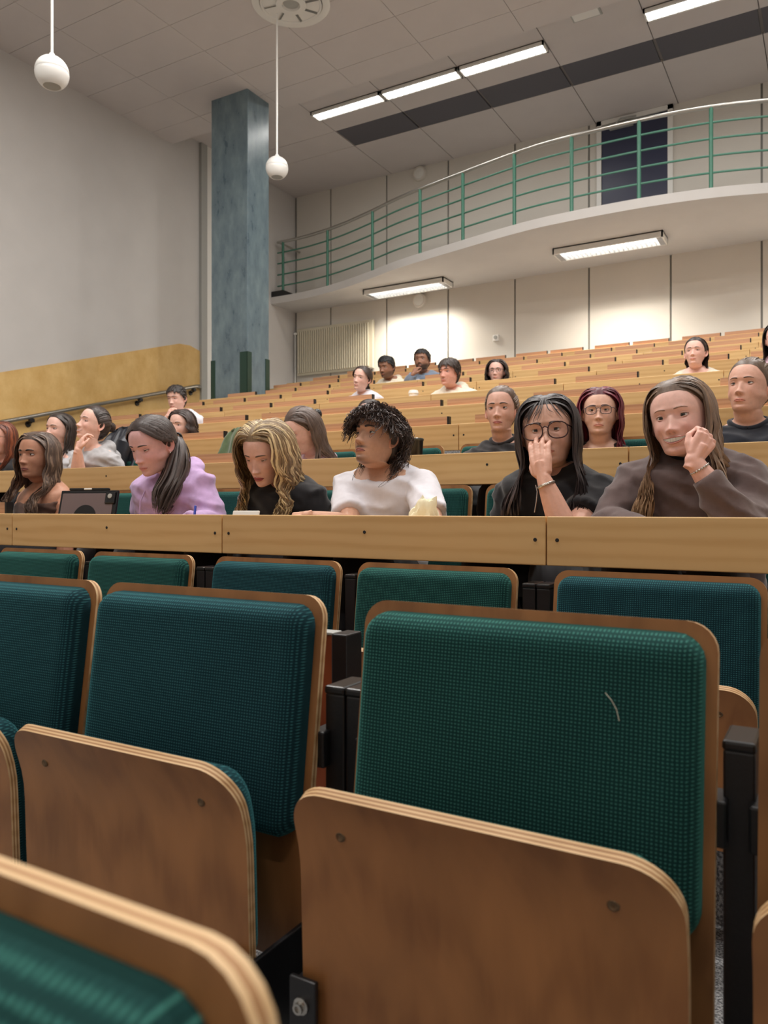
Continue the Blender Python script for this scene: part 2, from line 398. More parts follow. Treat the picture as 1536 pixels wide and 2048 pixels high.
for i in range(len(edge) - 1):
    a, b = 4 * i, 4 * i + 4
    f += [(a, b, b + 1, a + 1), (a + 1, b + 1, b + 2, a + 2), (a + 3, a, b, b + 3)[::-1], (a + 2, b + 2, b + 3, a + 3)]
f += [(0, 1, 2, 3), tuple(4 * (len(edge) - 1) + q for q in (3, 2, 1, 0))]
m.add(v, f); bal = tag(m.build('balcony_slab', M_WALL, smooth=True, ang=50), 'curved white balcony slab across the back wall', 'balcony')
rail = tag(empty('balcony_railing', (-3, 9.8, bal_top)), 'green balcony railing with curved steel handrail above the back rows', 'railing')
off = Vector(rail.location)
E = np.array(edge); seg = np.r_[0, np.cumsum(np.hypot(*np.diff(E, axis=0).T))]
def along(s, dy=0.07):
    return Vector((np.interp(s, seg, E[:, 0]), np.interp(s, seg, E[:, 1]) + dy, 0))
def s_at_px(px):
    best = None
    for s in np.linspace(0, seg[-1], 3000):
        p = along(s); d = -0.5 * p.x + 0.866 * p.y; u = (0.866 * p.x + 0.5 * p.y) / d
        e = abs(CX + FPX * u - px)
        if best is None or e < best[0]: best = (e, s)
    return best[1]
ss = [s_at_px(q) for q in (566, 655, 745, 840, 926, 1029, 1143, 1278, 1422)]
ss += [ss[-1] + 1.0 * q for q in (1.0, 2.0, 3.0, 4.0)]
top = 0.965
post = None
m = MB(); m.tube([(0, 0, -0.01), (0, 0, top)], 0.024, 10); pm = m
for s in ss:
    p = along(s)
    if post is None: post = pm.build('post', M_GREENRAIL, rail, True, ang=60); post.location = p + Vector((-off.x, -off.y, 0))
    else: inst(post, rail, p + Vector((-off.x, -off.y, 0)))
srange = np.linspace(ss[0] - 0.12, min(ss[-1], seg[-1] - 0.1), 90)
for h in (0.20, 0.40, 0.60, 0.79):
    m = MB(); m.tube([along(s, 0.07) + Vector((-off.x, -off.y, h)) for s in srange], 0.0125, 6); m.build('rail', M_GREENRAIL, rail, True, ang=60)
m = MB(); m.tube([along(s) + Vector((-off.x, -off.y, top + 0.01)) for s in srange], 0.026, 10); 
p0 = along(srange[0]) + Vector((-off.x, -off.y, top + 0.01)); m.tube([p0 + Vector((0.03, 0, 0)), p0 + Vector((0.03, 0.62, 0))], 0.02, 8)
m.build('handrail', M_STEEL, rail, True, ang=60)
m = MB(); m.box(-8.64, -8.38, 10.975, 11.25, 0, 0.10); o = m.build('kick_plate', M_BLACKP, rail, loc=(-off.x, -off.y, 0)); o.location = (-off.x, -off.y, 0.0)
# luminaires
def tube_light(name, x0, x1, y, z, label, group, watts, first=False):
    t = tag(empty(name, ((x0 + x1) / 2, y, z)), label, 'lamp', group)
    h = (x1 - x0) / 2 - 0.012
    m = MB(); m.box(-h, h, -0.11, -0.085, -0.05, 0.0); m.box(-h, h, 0.085, 0.11, -0.05, 0.0); m.box(-h, h, -0.11, 0.11, -0.012, 0.0); m.box(-h, -h + 0.02, -0.11, 0.11, -0.05, 0); m.box(h - 0.02, h, -0.11, 0.11, -0.05, 0)
    m.build('housing', M_WHITE, t)
    for yy in (-0.045, 0.045):
        m = MB(); m.tube([(-h + 0.025, yy, -0.035), (h - 0.025, yy, -0.035)], 0.013, 8); m.build('tube', M_TUBE, t, True)
    m = MB()
    for q in np.arange(-h + 0.08, h - 0.05, 0.09): m.box(q, q + 0.004, -0.085, 0.085, -0.05, -0.022)
    m.build('louvre', M_LOUVRE, t)['kind'] = 'stuff'
    area('lamp', t, (0, 0, -0.053), 2 * h - 0.05, 0.15, watts)
    return t
for i, (a, b, lb) in enumerate([(-6.59, -5.42, 'bright ceiling tube light, leftmost of the long rear strip'), (-5.42, -4.25, 'bright ceiling tube light in the middle of the long rear strip'), (-4.25, -3.08, 'bright ceiling tube light, right end of the long rear strip'), (-1.92, -0.75, 'bright ceiling tube light at the top right corner of the photo')]):
    tube_light('tube_light', a, b, 9.37, ZC2, lb, 'ceiling tube lights at the rear', LAMP_BACK)
tube_light('tube_light', -0.75, 0.42, 9.37, ZC2, 'ceiling tube light just past the right edge of the photo', 'ceiling tube lights at the rear', LAMP_BACK)
for i, (x, y, lb) in enumerate([(-4.4, 1.4, 'front hall tube light on the left'), (-4.6, 4.2, 'second front hall tube light on the left'), (-2.6, 1.4, 'front hall tube light above the near seats'), (-2.6, 4.2, 'front hall tube light above the first desks'), (0.6, 1.4, 'front hall tube light on the right'), (0.6, 4.2, 'second front hall tube light on the right'), (-2.6, 6.8, 'front hall tube light above the middle desks'), (0.6, 6.8, 'third front hall tube light on the right'), (-5.0, -2.4, 'added unseen tube light filling the faces from the front left'), (-2.2, -2.4, 'added unseen tube light filling the faces from the front middle'), (0.6, -2.4, 'added unseen tube light filling the faces from the front right')]):
    tube_light('tube_light', x - 0.6, x + 0.6, y, ZC, lb, 'ceiling tube lights at the front', LAMP_FACE_FILL if y < 0 else LAMP_FRONT)  # those behind the camera are unseen, added to light faces from the front
def louvre_light(x0, x1, y0, y1, label):
    t = tag(empty('louvre_light', ((x0 + x1) / 2, (y0 + y1) / 2, soffit)), label, 'lamp', 'louvre lights under the balcony')
    h, w = (x1 - x0) / 2, (y1 - y0) / 2
    m = MB(); m.box(-h, h, -w, -w + 0.02, -0.085, 0); m.box(-h, h, w - 0.02, w, -0.085, 0); m.box(-h, -h + 0.02, -w, w, -0.085, 0); m.box(h - 0.02, h, -w, w, -0.085, 0); m.box(-h, h, -w, w, -0.015, 0); m.build('housing', M_WHITE, t)
    for yy in (-w * 0.45, w * 0.45):
        m = MB(); m.tube([(-h + 0.05, yy, -0.04), (h - 0.05, yy, -0.04)], 0.013, 8); m.build('tube', M_TUBE, t, True)
    m = MB(); m.box(-h + 0.02, h - 0.02, -0.004, 0.004, -0.085, -0.05); m.box(-h + 0.02, -h + 0.09, -w + 0.02, w - 0.02, -0.085, -0.07); m.box(h - 0.09, h - 0.02, -w + 0.02, w - 0.02, -0.085, -0.07)
    for q in np.arange(-h + 0.09, h - 0.08, 0.062): m.box(q, q + 0.004, -w + 0.02, w - 0.02, -0.085, -0.05)
    m.build('louvre', M_LOUVRE, t)['kind'] = 'stuff'
    area('lamp', t, (0, 0, -0.088), 2 * h - 0.2, 2 * w - 0.08, LAMP_BALCONY, (1, 0.93, 0.82), 125)
louvre_light(-6.75, -5.28, 10.99, 11.36, 'louvred tube light under the balcony, above the radiator')
louvre_light(-3.40, -1.93, 10.58, 10.95, 'louvred tube light under the balcony, right of the middle')
louvre_light(-0.2, 1.27, 10.7, 11.07, 'louvred tube light under the balcony past the right edge')
# small ceiling fittings
t = tag(empty('air_outlet', (VCX, VCY, ZC)), 'round white ceiling air outlet with a dark ring at the top', 'vent')
m = MB(); m.lathe([(0.42, 0.0), (0.425, -0.012), (0.40, -0.02), (0.345, -0.014), (0.335, 0.0)], 48); m.build('outer_ring', M_WHITE, t, True)
m = MB(); m.lathe([(0.335, -0.004), (0.335, -0.006)], 48); m.build('backing', M_SLATE, t)
m = MB(); m.lathe([(0.33, -0.01), (0.335, -0.024), (0.315, -0.02), (0.31, -0.008)], 48); m.build('inner_ring', M_WHITE, t, True)
m = MB(); m.lathe([(0.165, -0.006), (0.165, -0.03), (0.10, -0.034), (0.095, -0.008)], 32); m.build('hub_ring', M_WHITE, t, True)
m = MB(); m.lathe([(0.09, -0.008), (0.085, -0.014), (0.02, -0.02), (0.001, -0.022)], 24); m.build('hub', M_GREYTRIM, t, True)
for q in range(8):
    a = 2 * PI * q / 8 + 0.2; c_, s_ = math.cos(a), math.sin(a); m = MB()
    m.add([(c_ * 0.16, s_ * 0.16, -0.006), (c_ * 0.32, s_ * 0.32, -0.006), (c_ * 0.32 - s_ * 0.03, s_ * 0.32 + c_ * 0.03, -0.022), (c_ * 0.16 - s_ * 0.03, s_ * 0.16 + c_ * 0.03, -0.022)], [(0, 1, 2, 3), (3, 2, 1, 0)]); m.build('vane', M_GREYTRIM, t)
def pendant(px, py, D, label):
    u, v = (px - CX) / FPX, (CY - py) / FPX
    d = D; x, y, z = d * (-0.5 + 0.866 * u), d * (0.866 + 0.5 * u), d * v
    t = tag(empty('pendant_speaker', (x, y, z)), label, 'speaker', 'white ball speakers hanging from the ceiling')
    R = 0.125; prof = [(R * math.sin(a), R * math.cos(a)) for a in np.linspace(0.06, PI * 0.45, 12)] + [(R * 0.985, 0.012), (R * 0.965, 0.008), (R * 0.965, 0.004), (R * 0.99, 0.0)]
    m = MB(); m.lathe([(0.001, R)] + prof, 32); m.build('upper_shell', M_WHITEP, t, True)
    prof = [(R * 0.99, -0.001)] + [(R * math.sin(a), R * math.cos(a)) for a in np.linspace(PI * 0.51, PI * 0.82, 12)] + [(R * 0.5, -R * 0.8), (R * 0.1, -R * 0.79)]
    m = MB(); m.lathe(prof, 32); m.build('lower_shell', M_WHITEP, t, True)
    m = MB(); m.lathe([(R * 0.5, -R * 0.81), (R * 0.3, -R * 0.84), (0.001, -R * 0.85)], 20); m.build('grille', M_GREYTRIM, t, True)
    m = MB(); m.tube([(0, 0, R - 0.005), (0, 0, ZC - z + 0.01)], 0.010, 8); m.lathe([(0.03, R - 0.01), (0.02, R + 0.02), (0.009, R + 0.03)], 12); m.build('cable', M_WHITEP, t, True)
pendant(104, 146, 5.94, 'white ball speaker hanging at the top left corner')
pendant(554, 336, 8.65, 'white ball speaker hanging beside the blue column')
p = Vector((-1.93 - 0.85, 9.0, ZC2))
t = tag(empty('exit_sign_plate', (-2.50, 9.02, ZC2)), 'small white rectangular fitting on the rear ceiling right of the long tube strip', 'fitting')
m = MB(); m.box(-0.17, 0.17, -0.09, 0.09, -0.012, 0); m.build('frame', M_GREYTRIM, t); m = MB(); m.box(-0.15, 0.15, -0.07, 0.07, -0.018, -0.01); m.build('cover', M_WHITEP, t)
t.name = 'ceiling_fitting'
def wall_speaker(x, z, label):
    t = tag(empty('wall_speaker', (x, BY - 0.022, z)), label, 'speaker', 'round wall speakers')
    m = MB(); m.lathe([(0.125, 0), (0.12, -0.05), (0.105, -0.058), (0.09, -0.05)], 28, axis='Y'); m.build('rim', M_WALLB, t, True)
    m = MB(); m.lathe([(0.09, -0.05), (0.05, -0.056), (0.03, -0.062), (0.001, -0.066)], 28, axis='Y'); m.build('grille', M_WHITE, t, True)
wall_speaker(at_depth(841, 602, BY).x, at_depth(841, 602, BY).z, 'round cream speaker on the back wall under the balcony')
wall_speaker(at_depth(842, 347, BY).x, at_depth(842, 347, BY).z - 0.02, 'round speaker high on the back wall above the balcony railing')
p = at_depth(994, 677, BY)
t = tag(empty('thermostat', (p.x, BY - 0.022, p.z)), 'small white thermostat box on the back wall above the seats', 'thermostat')
m = MB(); m.bbox(-0.05, 0.05, -0.045, 0, -0.05, 0.05, 0.008); m.build('case', M_WHITEP, t); m = MB(); m.lathe([(0.03, 0), (0.028, -0.012)], 16, (0, -0.045, 0.005), axis='Y'); m.build('dial', M_GREYTRIM, t)
# radiator
t = tag(empty('radiator', (-7.72, BY - 0.03, 2.43)), 'wide cream ribbed radiator on the back wall left', 'radiator')
m = MB(); m.bbox(-0.81, 0.81, -0.085, -0.02, 0, 0.85, 0.012); m.build('body', M_RADIATOR, t)
rib = None
for q in np.linspace(-0.76, 0.72, 32):
    if rib is None:
        m = MB(); m.bbox(-0.013, 0.013, -0.118, -0.084, 0.04, 0.80, 0.006); rib = m.build('rib', M_RADIATOR, t); rib.location = (q, 0, 0)
    else: inst(rib, t, (q, 0, 0))
m = MB(); m.tube([(-0.86, -0.06, 0.78), (-0.80, -0.06, 0.78)], 0.012, 8); m.lathe([(0.02, -0.89), (0.024, -0.86), (0.02, -0.83)], 12, (0, -0.06, 0.78), axis='X'); m.build('valve', M_WHITEP, t, True)
m = MB(); m.tube([(-0.87, -0.06, 0.78), (-0.87, -0.06, -0.9)], 0.012, 8); m.build('pipe', M_WHITE, t, True)
# handrail on the left wall
def hr(y): return 1.01 + (y - 5.69) * 0.266
t = tag(empty('wall_handrail', (WX, 6, 1)), 'grey steel handrail climbing the ochre left wall', 'handrail')
m = MB(); pts = [(WX + 0.09, y, hr(y)) for y in np.linspace(0.5, 9.0, 12)] + [(WX + 0.085, 9.08, hr(9.05)), (WX + 0.05, 9.13, hr(9.03)), (WX + 0.005, 9.14, hr(9.0))]
m.tube([(a - WX, b - 6, c - 1) for a, b, c in pts], 0.027, 12); m.build('rail', M_STEEL, t, True)
for y in (6.15, 7.12, 7.89, 8.96, 5.1, 4.1):
    m = MB(); z = hr(y) - 1; m.tube([(0.085, y - 6, z - 0.02), (0.085, y - 6, z - 0.075), (0.02, y - 6, z - 0.09)], 0.011, 8); m.lathe([(0.038, 0.012), (0.036, 0.03)], 14, (0, y - 6, z - 0.09), axis='X'); m.bbox(0.06, 0.11, y - 6.03, y - 5.97, z - 0.07, z - 0.025, 0.006); m.build('bracket', M_BLACK, t)
# where people sit the writing flap is folded down: (px, py, Y, desk row)
FOLDED = [(150, 990, 2.2, 0), (318, 884, 2.2, 0), (430, 1000, 2.2, 0), (540, 900, 2.2, 0), (742, 872, 2.2, 0), (900, 980, 2.2, 0), (1097, 858, 2.2, 0), (1372, 838, 2.2, 0), (1520, 980, 2.2, 0), (1650, 980, 2.2, 0),
          (0, 878, 3.2, 1), (114, 862, 3.2, 1), (176, 850, 3.2, 1), (430, 900, 3.2, 1), (620, 858, 3.2, 1), (735, 870, 3.2, 1), (850, 870, 3.2, 1), (1000, 822, 3.2, 1), (1198, 826, 3.2, 1), (1320, 800, 3.2, 1),
          (362, 852, 4.1, 2), (490, 870, 4.1, 2), (262, 880, 4.1, 2), (354, 797, 5.1, 3), (899, 746, 6.0, 4), (835, 780, 6.0, 4), (992, 744, 7.0, 5), (775, 734, 7.95, 6), (843, 721, 7.95, 6), (1390, 706, 6.0, 4), (1556, 678, 6.0, 4)]
# ------------------------------------------------------------------ desk rows
XL, XR = -7.3, 1.4
ORD = ['nearest', 'second', 'third', 'fourth', 'fifth', 'sixth', 'seventh', 'eighth', 'ninth', 'last']
NP = 6                                              # whole panels left of SEAM
OCC = {}                                            # seats with the flap folded down, filled below: {row: set of (panel, half)}
def flap_x(n, h):
    """left end of the raised flap: panel n counts leftwards from SEAM, h 0 = left seat, 1 = right seat"""
    c = SEAM - P * (n - 0.5) if n > 0 else SEAM + P * (0.5 - n)
    return c - 0.475 if h == 0 else c + 0.03
OCC = {k: set() for k in range(NR)}
for _px, _py, _Y, _k in FOLDED:                      # in front of most people the flap is folded down
    _x = at_depth(_px, _py, _Y).x
    _n, _h = min(((n, h) for n in range(-2, NP + 1) for h in (0, 1)), key=lambda q: abs(flap_x(*q) + 0.23 - _x))
    OCC[_k].add((_n, _h))
pan0 = flap0 = cap0 = scr0 = None
DESKS = []
for k in range(NR):
    y, z = row_y(k), row_z(k)
    t = tag(empty('desk_row', (0, y, floor_z(k))), 'long beech lecture desk row, %s from the camera%s' % (ORD[k], {0: ', with six people behind', 9: ' by the back wall'}.get(k, '')), 'desk', 'rows of lecture desks')
    DESKS.append(t); zt = 0.73
    for n in range(NP, -2, -1):
        x0 = SEAM - P * n; x1 = x0 + P
        x0c, x1c = max(x0, XL), min(x1, XR)
        if x1c - x0c < 0.1: continue
        if k == 2 and n == NP: pan0 = None
        if x0c == x0 and x1c == x1 and pan0 is not None:
            p = inst(pan0, t, (x0, 0, zt))
            for s in pan0.children: inst(s, p)
        else:
            L = x1c - x0c; m = MB(); m.bbox(0.002, L - 0.002, 0, 0.022, -0.13 if k < 2 else -0.145, 0, 0.0025); p = m.build('front_panel', M_BEECH, t); p.location = (x0c, 0, zt)
            if L > 0.9:
                for sx, sz in ((0.03, -0.062), (L / 2, -0.05), (L - 0.03, -0.062)):
                    m = MB(); m.lathe([(0.0052, 0.0005), (0.0052, -0.001), (0.003, -0.0018), (0.001, -0.0012)], 10, (sx, 0, sz), axis='Y'); m.build('screw', M_BLACK, p)
            if x0c == x0 and x1c == x1: pan0 = p
    m = MB(); m.box(XL, XR, 0.022, 0.09, zt - 0.028, zt - 0.003); m.build('fixed_top', M_BEECH, t)
    flat = MB(); nflat = 0
    for n in range(NP, -2, -1):
        for h in (0, 1):
            fx = flap_x(n, h)
            if fx < XL or fx + 0.46 > XR: continue
            if (n, h) in OCC.get(k, ()):
                flat.bbox(fx, fx + 0.455, 0.093, 0.40, zt - 0.124, zt - 0.104, 0.003); nflat += 1
                continue
            if flap0 is None:
                m = MB(); prof = [(0, 0), (0, 0.049), (0.016, 0.049), (0.024, 0.044), (0.029, 0.034), (0.03, 0.024), (0.028, 0.012), (0.022, 0.0)]
                v = [(x, a, b) for x in (0, 0.455) for a, b in prof]; q = len(prof)
                m.add(v, [tuple(range(q)), tuple(range(2 * q - 1, q - 1, -1))] + [(i, (i + 1) % q, q + (i + 1) % q, q + i) for i in range(q)])
                flap0 = m.build('writing_flap', M_PINK, t)
                m = MB(); v = [(x, a * 1.0 - 0.0006, b) for x in (0.4545, 0.462) for a, b in prof]
                m.add(v, [tuple(range(q)), tuple(range(2 * q - 1, q - 1, -1))] + [(i, (i + 1) % q, q + (i + 1) % q, q + i) for i in range(q)])
                m.box(0.452, 0.4625, -0.0012, 0.029, 0.0, 0.0495); m.build('end_cap', M_BLACKP, flap0)
                f = flap0
            else:
                f = inst(flap0, t)
                for s in flap0.children: inst(s, f)
            f.location = (fx, 0.0235, zt - 0.002)
    if nflat: flat.build('writing_flap', M_BEECH, t)
# ------------------------------------------------------------------ tip-up seats
def plate(prof, hw, th, nx=10, layers=5):
    """bent plywood plate: prof = list of (y, z) of its front face from bottom to top, hw = half widths; front faces -y"""
    m = MB(); nz = len(prof); L = layers + 1
    P_ = [Vector((0, a, b)) for a, b in prof]
    def nrm(i):
        t = P_[min(i + 1, nz - 1)] - P_[max(i - 1, 0)]; return Vector((0, t.z, -t.y)).normalized()
    v = []
    for q in range(L):
        for i in range(nz):
            c = P_[i] + nrm(i) * th * q / layers
            for j in range(nx + 1):
                v.append((hw[i] * (2 * j / nx - 1), c.y, c.z))
    def I(q, i, j): return (q * nz + i) * (nx + 1) + j
    o = m.add(v, [])
    for i in range(nz - 1):
        for j in range(nx):
            m.f.append((I(0, i, j), I(0, i, j + 1), I(0, i + 1, j + 1), I(0, i + 1, j))); m.m.append(0)
            m.f.append((I(L - 1, i, j), I(L - 1, i + 1, j), I(L - 1, i + 1, j + 1), I(L - 1, i, j + 1))); m.m.append(0)
    for q in range(layers):
        mi = 1 + q % 2
        for i in range(nz - 1):
            for j in (0, nx): m.f.append((I(q, i, j), I(q, i + 1, j), I(q + 1, i + 1, j), I(q + 1, i, j))); m.m.append(mi)
        for j in range(nx):
            for i in (0, nz - 1): m.f.append((I(q, i, j), I(q, i, j + 1), I(q + 1, i, j + 1), I(q + 1, i, j))); m.m.append(mi)
    return m
def rounded(zs, w, z0, z1, r0, r1):
    out = []
    for z in zs:
        h = w
        if r1 and z > z1 - r1: q = (z - (z1 - r1)) / r1; h = w - r1 * (1 - math.sqrt(max(0, 1 - q * q)))
        if r0 and z < z0 + r0: q = ((z0 + r0) - z) / r0; h = w - r0 * (1 - math.sqrt(max(0, 1 - q * q)))
        out.append(h)
    return out
def levels(z0, z1, r0, r1, n=9, c=7):
    a = [z0 + r0 * (1 - math.cos(t)) for t in np.linspace(0, PI / 2, c)] if r0 else [z0]
    b = list(np.linspace(z0 + r0, z1 - r1, n)[1:-1])
    d = [z1 - r1 + r1 * math.sin(t) for t in np.linspace(0, PI / 2, c)] if r1 else [z1]
    return a + b + d
def pad(z0, z1, w, r, T, yf, sgn=-1, nx=26, nz=26, e=0.03):
    """upholstered pad: closed cushion whose back follows yf(z); T thick, edges rolled over"""
    m = MB(); v = []; zz = [0.5 - 0.5 * math.cos(PI * i / nz) for i in range(nz + 1)]; xx = [-math.cos(PI * j / nx) for j in range(nx + 1)]
    for side in (0, 1):
        for b in zz:
            z = z0 + (z1 - z0) * b
            h = rounded([z], w, z0, z1, r, r)[0]
            for a in xx:
                x = h * a; dx = h - abs(x); dz = min(z - z0, z1 - z); dd = min(dx, dz)
                k = min(1, dd / e); t = T * math.sqrt(max(0, 1 - (1 - k) ** 2)) if side == 0 else 0
                t *= 1 + 0.10 * (1 - (2 * b - 1) ** 2) * (1 - a * a)
                v.append((x, yf(z) + sgn * (t + 0.0005), z))
    n1 = (nz + 1) * (nx + 1); f = []
    for i in range(nz):
        for j in range(nx):
            q = i * (nx + 1) + j; f.append((q, q + 1, q + nx + 2, q + nx + 1)); f.append((n1 + q, n1 + q + nx + 1, n1 + q + nx + 2, n1 + q + 1))
    for i in range(nz):
        for j in (0, nx): q = i * (nx + 1) + j; f.append((q, q + nx + 1, n1 + q + nx + 1, n1 + q))
    for j in range(nx):
        for i in (0, nz): q = i * (nx + 1) + j; f.append((q, q + 1, n1 + q + 1, n1 + q))
    m.add(v, f); return m
# seat space: origin on the floor under the middle of the top edge of the back, faces -y
ZT = 0.858
def yb(z): return -0.012 + (z - ZT) * 0.13 + 0.10 * max(0, 0.55 - z) * 0.6
def make_seat(fab, up=True):
    t = empty('tip_up_seat')
    zs = levels(0.32, ZT, 0.03, 0.036)
    plate([(yb(z), z) for z in zs], rounded(zs, 0.2415, 0.32, ZT, 0.03, 0.036), 0.013, 12, 3).build('back_shell', [M_PLY, M_PLYE, M_PLYD], t, True)
    pad(0.502, ZT - 0.014, 0.229, 0.034, 0.040, yb, e=0.022).build('back_pad', fab, t, True, ang=80)
    s0, s1 = 0.30, 0.645
    def ys(z): return -0.178 - 0.012 * ((z - s0) / (s1 - s0)) - 0.035 * max(0, (z - 0.52) / 0.125) ** 2 - 0.0
    zs = levels(s0, s1, 0.03, 0.058, 12, 10)
    st = plate([(ys(z), z) for z in zs], rounded(zs, 0.2345, s0, s1, 0.03, 0.058), 0.014, 14, 5).build('seat_shell', [M_PLY, M_PLYE, M_PLYD], t, True)
    for sx in (-0.165, 0.165):
        m = MB(); zz = 0.59; m.lathe([(0.0068, 0.002), (0.0068, -0.0006), (0.005, -0.0022), (0.0025, -0.001), (0.001, -0.0008)], 12, (sx, ys(zz), zz), axis='Y'); m.build('screw', M_BRONZE, st)
    sp = pad(0.33, 0.642, 0.216, 0.05, 0.05, lambda z: ys(z) + 0.0145, 1).build('seat_pad', fab, t, True, ang=80)
    if not up:                                      # folded down, as under a sitting person
        for o in (st, sp): o.rotation_euler = (PI / 2, 0, 0); o.location = (0, 0.25, 0.585)
    for sx in (-1, 1):
        m = MB(); m.bbox(min(sx * 0.205, sx * 0.246), max(sx * 0.205, sx * 0.246), -0.196, -0.188, 0.19, 0.395, 0.002); m.bbox(min(sx * 0.238, sx * 0.246), max(sx * 0.238, sx * 0.246), -0.19, -0.02, 0.21, 0.385, 0.002)
        hb = m.build('hinge_bracket', M_BLACK, t)
        m = MB(); m.lathe([(0.011, -0.196), (0.011, -0.199), (0.007, -0.2), (0.007, -0.206), (0.004, -0.206), (0.0035, -0.203)], 12, (sx * 0.226, 0, 0.362), axis='Y'); m.build('bolt', M_STEEL, hb)
        m = MB(); m.bbox(min(sx * 0.225, sx * 0.252), max(sx * 0.225, sx * 0.252), -0.03, 0.02, 0.60, 0.655, 0.003); m.build('back_bracket', M_BLACK, t)
    return t
def make_post(top):
    t = empty('support_post')
    m = MB(); m.bbox(-0.0175, 0.0175, -0.012, 0.062, 0.0, top - 0.012, 0.003); m.build('post', M_BLACK, t)
    m = MB(); m.bbox(-0.0185, 0.0185, -0.014, 0.064, top - 0.013, top, 0.004); m.build('cap', M_BLACKP, t)
    m = MB(); m.bbox(-0.02, 0.02, -0.19, 0.10, 0.0, 0.03, 0.004); m.build('foot', M_BLACK, t)
    m = MB(); m.lathe([(0.012, -0.0195), (0.014, -0.018), (0.014, 0.018), (0.012, 0.0195)], 16, (0, 0.01, top - 0.1), axis='X'); m.build('hinge_disc', M_STEEL, t, True)
    return t
seat_green = make_seat(M_GREEN); seat_down = make_seat(M_GREEN, False); seat_teal = make_seat(M_TEAL)
used = set()
def put_seat(src, x, y, z, label, group):
    o = src if src not in used else copy_tree(src); used.add(src)
    o.location = (x, y, z); tag(o, label, 'seat', group); return o
GA = 'tip-up seats in the near row'; GB = 'tip-up seats below the first desk panels'; GC = 'tip-up seats behind the first people'
ZA = ZF + 0.008
put_seat(seat_green, -0.3588, 1.0, ZA, 'large green tip-up seat right of the middle in the near row', GA)
put_seat(seat_teal, -0.9168, 1.0, ZA, 'teal tip-up seat second from the left in the near row, knot in its plywood', GA)
put_seat(seat_teal, -1.4235, 1.0, ZA, 'teal tip-up seat cut by the left edge, in the near row', GA)
put_seat(seat_green, 0.168, 1.0, ZA, 'tip-up seat of which only a wooden edge shows at the right edge', GA)
put_seat(seat_green, -0.407, 0.22, ZA - 0.023, 'blurred green seat back very close at the bottom left corner', 'seats beside the camera')
post_low = make_post(0.722)
def put_post(src, x, y, z, label, group):
    o = src if src not in used else copy_tree(src); used.add(src)
    o.location = (x, y, z); tag(o, label, 'post', group)
GP = 'black posts between the near seats'
put_post(post_low, -0.657, 1.0, ZA, 'left black post of the pair left of the large green seat', GP)
put_post(post_low, -0.6195, 1.0, ZA, 'right black post of the pair left of the large green seat', GP)
put_post(post_low, -0.0955, 1.0, ZA, 'single black post right of the large green seat', GP)
put_post(post_low, -1.169, 1.0, ZA, 'black post hidden between the two teal near seats', GP)
# red-brown board behind the near row
t = tag(empty('low_board', (0, 1.36, ZF)), 'red-brown wooden board with a black end standing behind the near seats', 'board')
m = MB(); m.bbox(-4.6, -0.905, 0, 0.02, 0.05, 0.735, 0.003); m.build('panel', M_RED, t)
m = MB(); m.bbox(-0.905, -0.868, -0.012, 0.05, 0.0, 0.74, 0.003); m.build('end_post', M_BLACK, t)
m = MB(); m.bbox(-4.6, -0.905, -0.005, 0.03, 0.735, 0.741, 0.002); m.build('edge_strip', M_GREYTRIM, t)
# row below the first desk (B) and rows behind
def pair_centres(n):
    c = SEAM - P * (n - 0.5); return c - 0.2715, c + 0.2715
post_high = make_post(0.82)
blab = {(1, 1): 'green tip-up seat below the first panel, in front of the curly-haired man', (1, 0): 'teal tip-up seat below the first panel, in front of the blonde woman', (0, 0): 'teal tip-up seat below the first panel at the right edge', (2, 1): 'green tip-up seat below the first panel, in front of the lilac hoodie', (2, 0): 'green tip-up seat below the first panel, in front of the tablet', (3, 1): 'green tip-up seat below the first panel cut by the left edge', (0, 1): 'tip-up seat below the first panel past the right edge'}
for n in (0, 1, 2, 3):
    for h, x in enumerate(pair_centres(n)):
        if (n, h) not in blab: continue
        put_seat(seat_teal if (n, h) in ((1, 0), (0, 0)) else seat_green, x, row_y(0) - 0.07, ZF - 0.012, blab[(n, h)], GB)
    sx = SEAM - P * n
    nm = {0: 'under the right seam of the first panel', 1: 'under the seam in front of the lilac hoodie', 2: 'under the seam at the left edge', 3: 'past the left edge'}[n]
    put_post(post_high, sx - 0.019, row_y(0) - 0.07, ZF - 0.012, 'left black post of the pair ' + nm, 'black posts under the first desk')
    put_post(post_high, sx + 0.019, row_y(0) - 0.07, ZF - 0.012, 'right black post of the pair ' + nm, 'black posts under the first desk')
    c = SEAM - P * (n - 0.5)
    put_post(post_high, c, row_y(0) - 0.07, ZF - 0.012, {0: 'black post past the right edge under the first panel', 1: 'black post between the green and teal seats under the first panel', 2: 'black post between the two green seats left under the first panel', 3: 'black post left of the frame under the first panel'}[n], 'black posts under the first desk')
clab = {(0, 0): 'seat of the woman in the brown sweatshirt', (1, 1): 'seat of the woman with dark glasses', (1, 0): 'green seat behind the curly-haired man, its right corner in view', (2, 1): 'green seat behind the blonde woman', (2, 0): 'green seat behind the lilac hoodie', (3, 1): 'empty green seat beside the tablet', (3, 0): 'seat of the long-haired woman at the left'}
for (n, h), lb in clab.items():
    put_seat(seat_green if (n, h) == (3, 1) else seat_down, pair_centres(n)[h], row_y(1) - 0.07, floor_z(0) - 0.012, lb, GC)
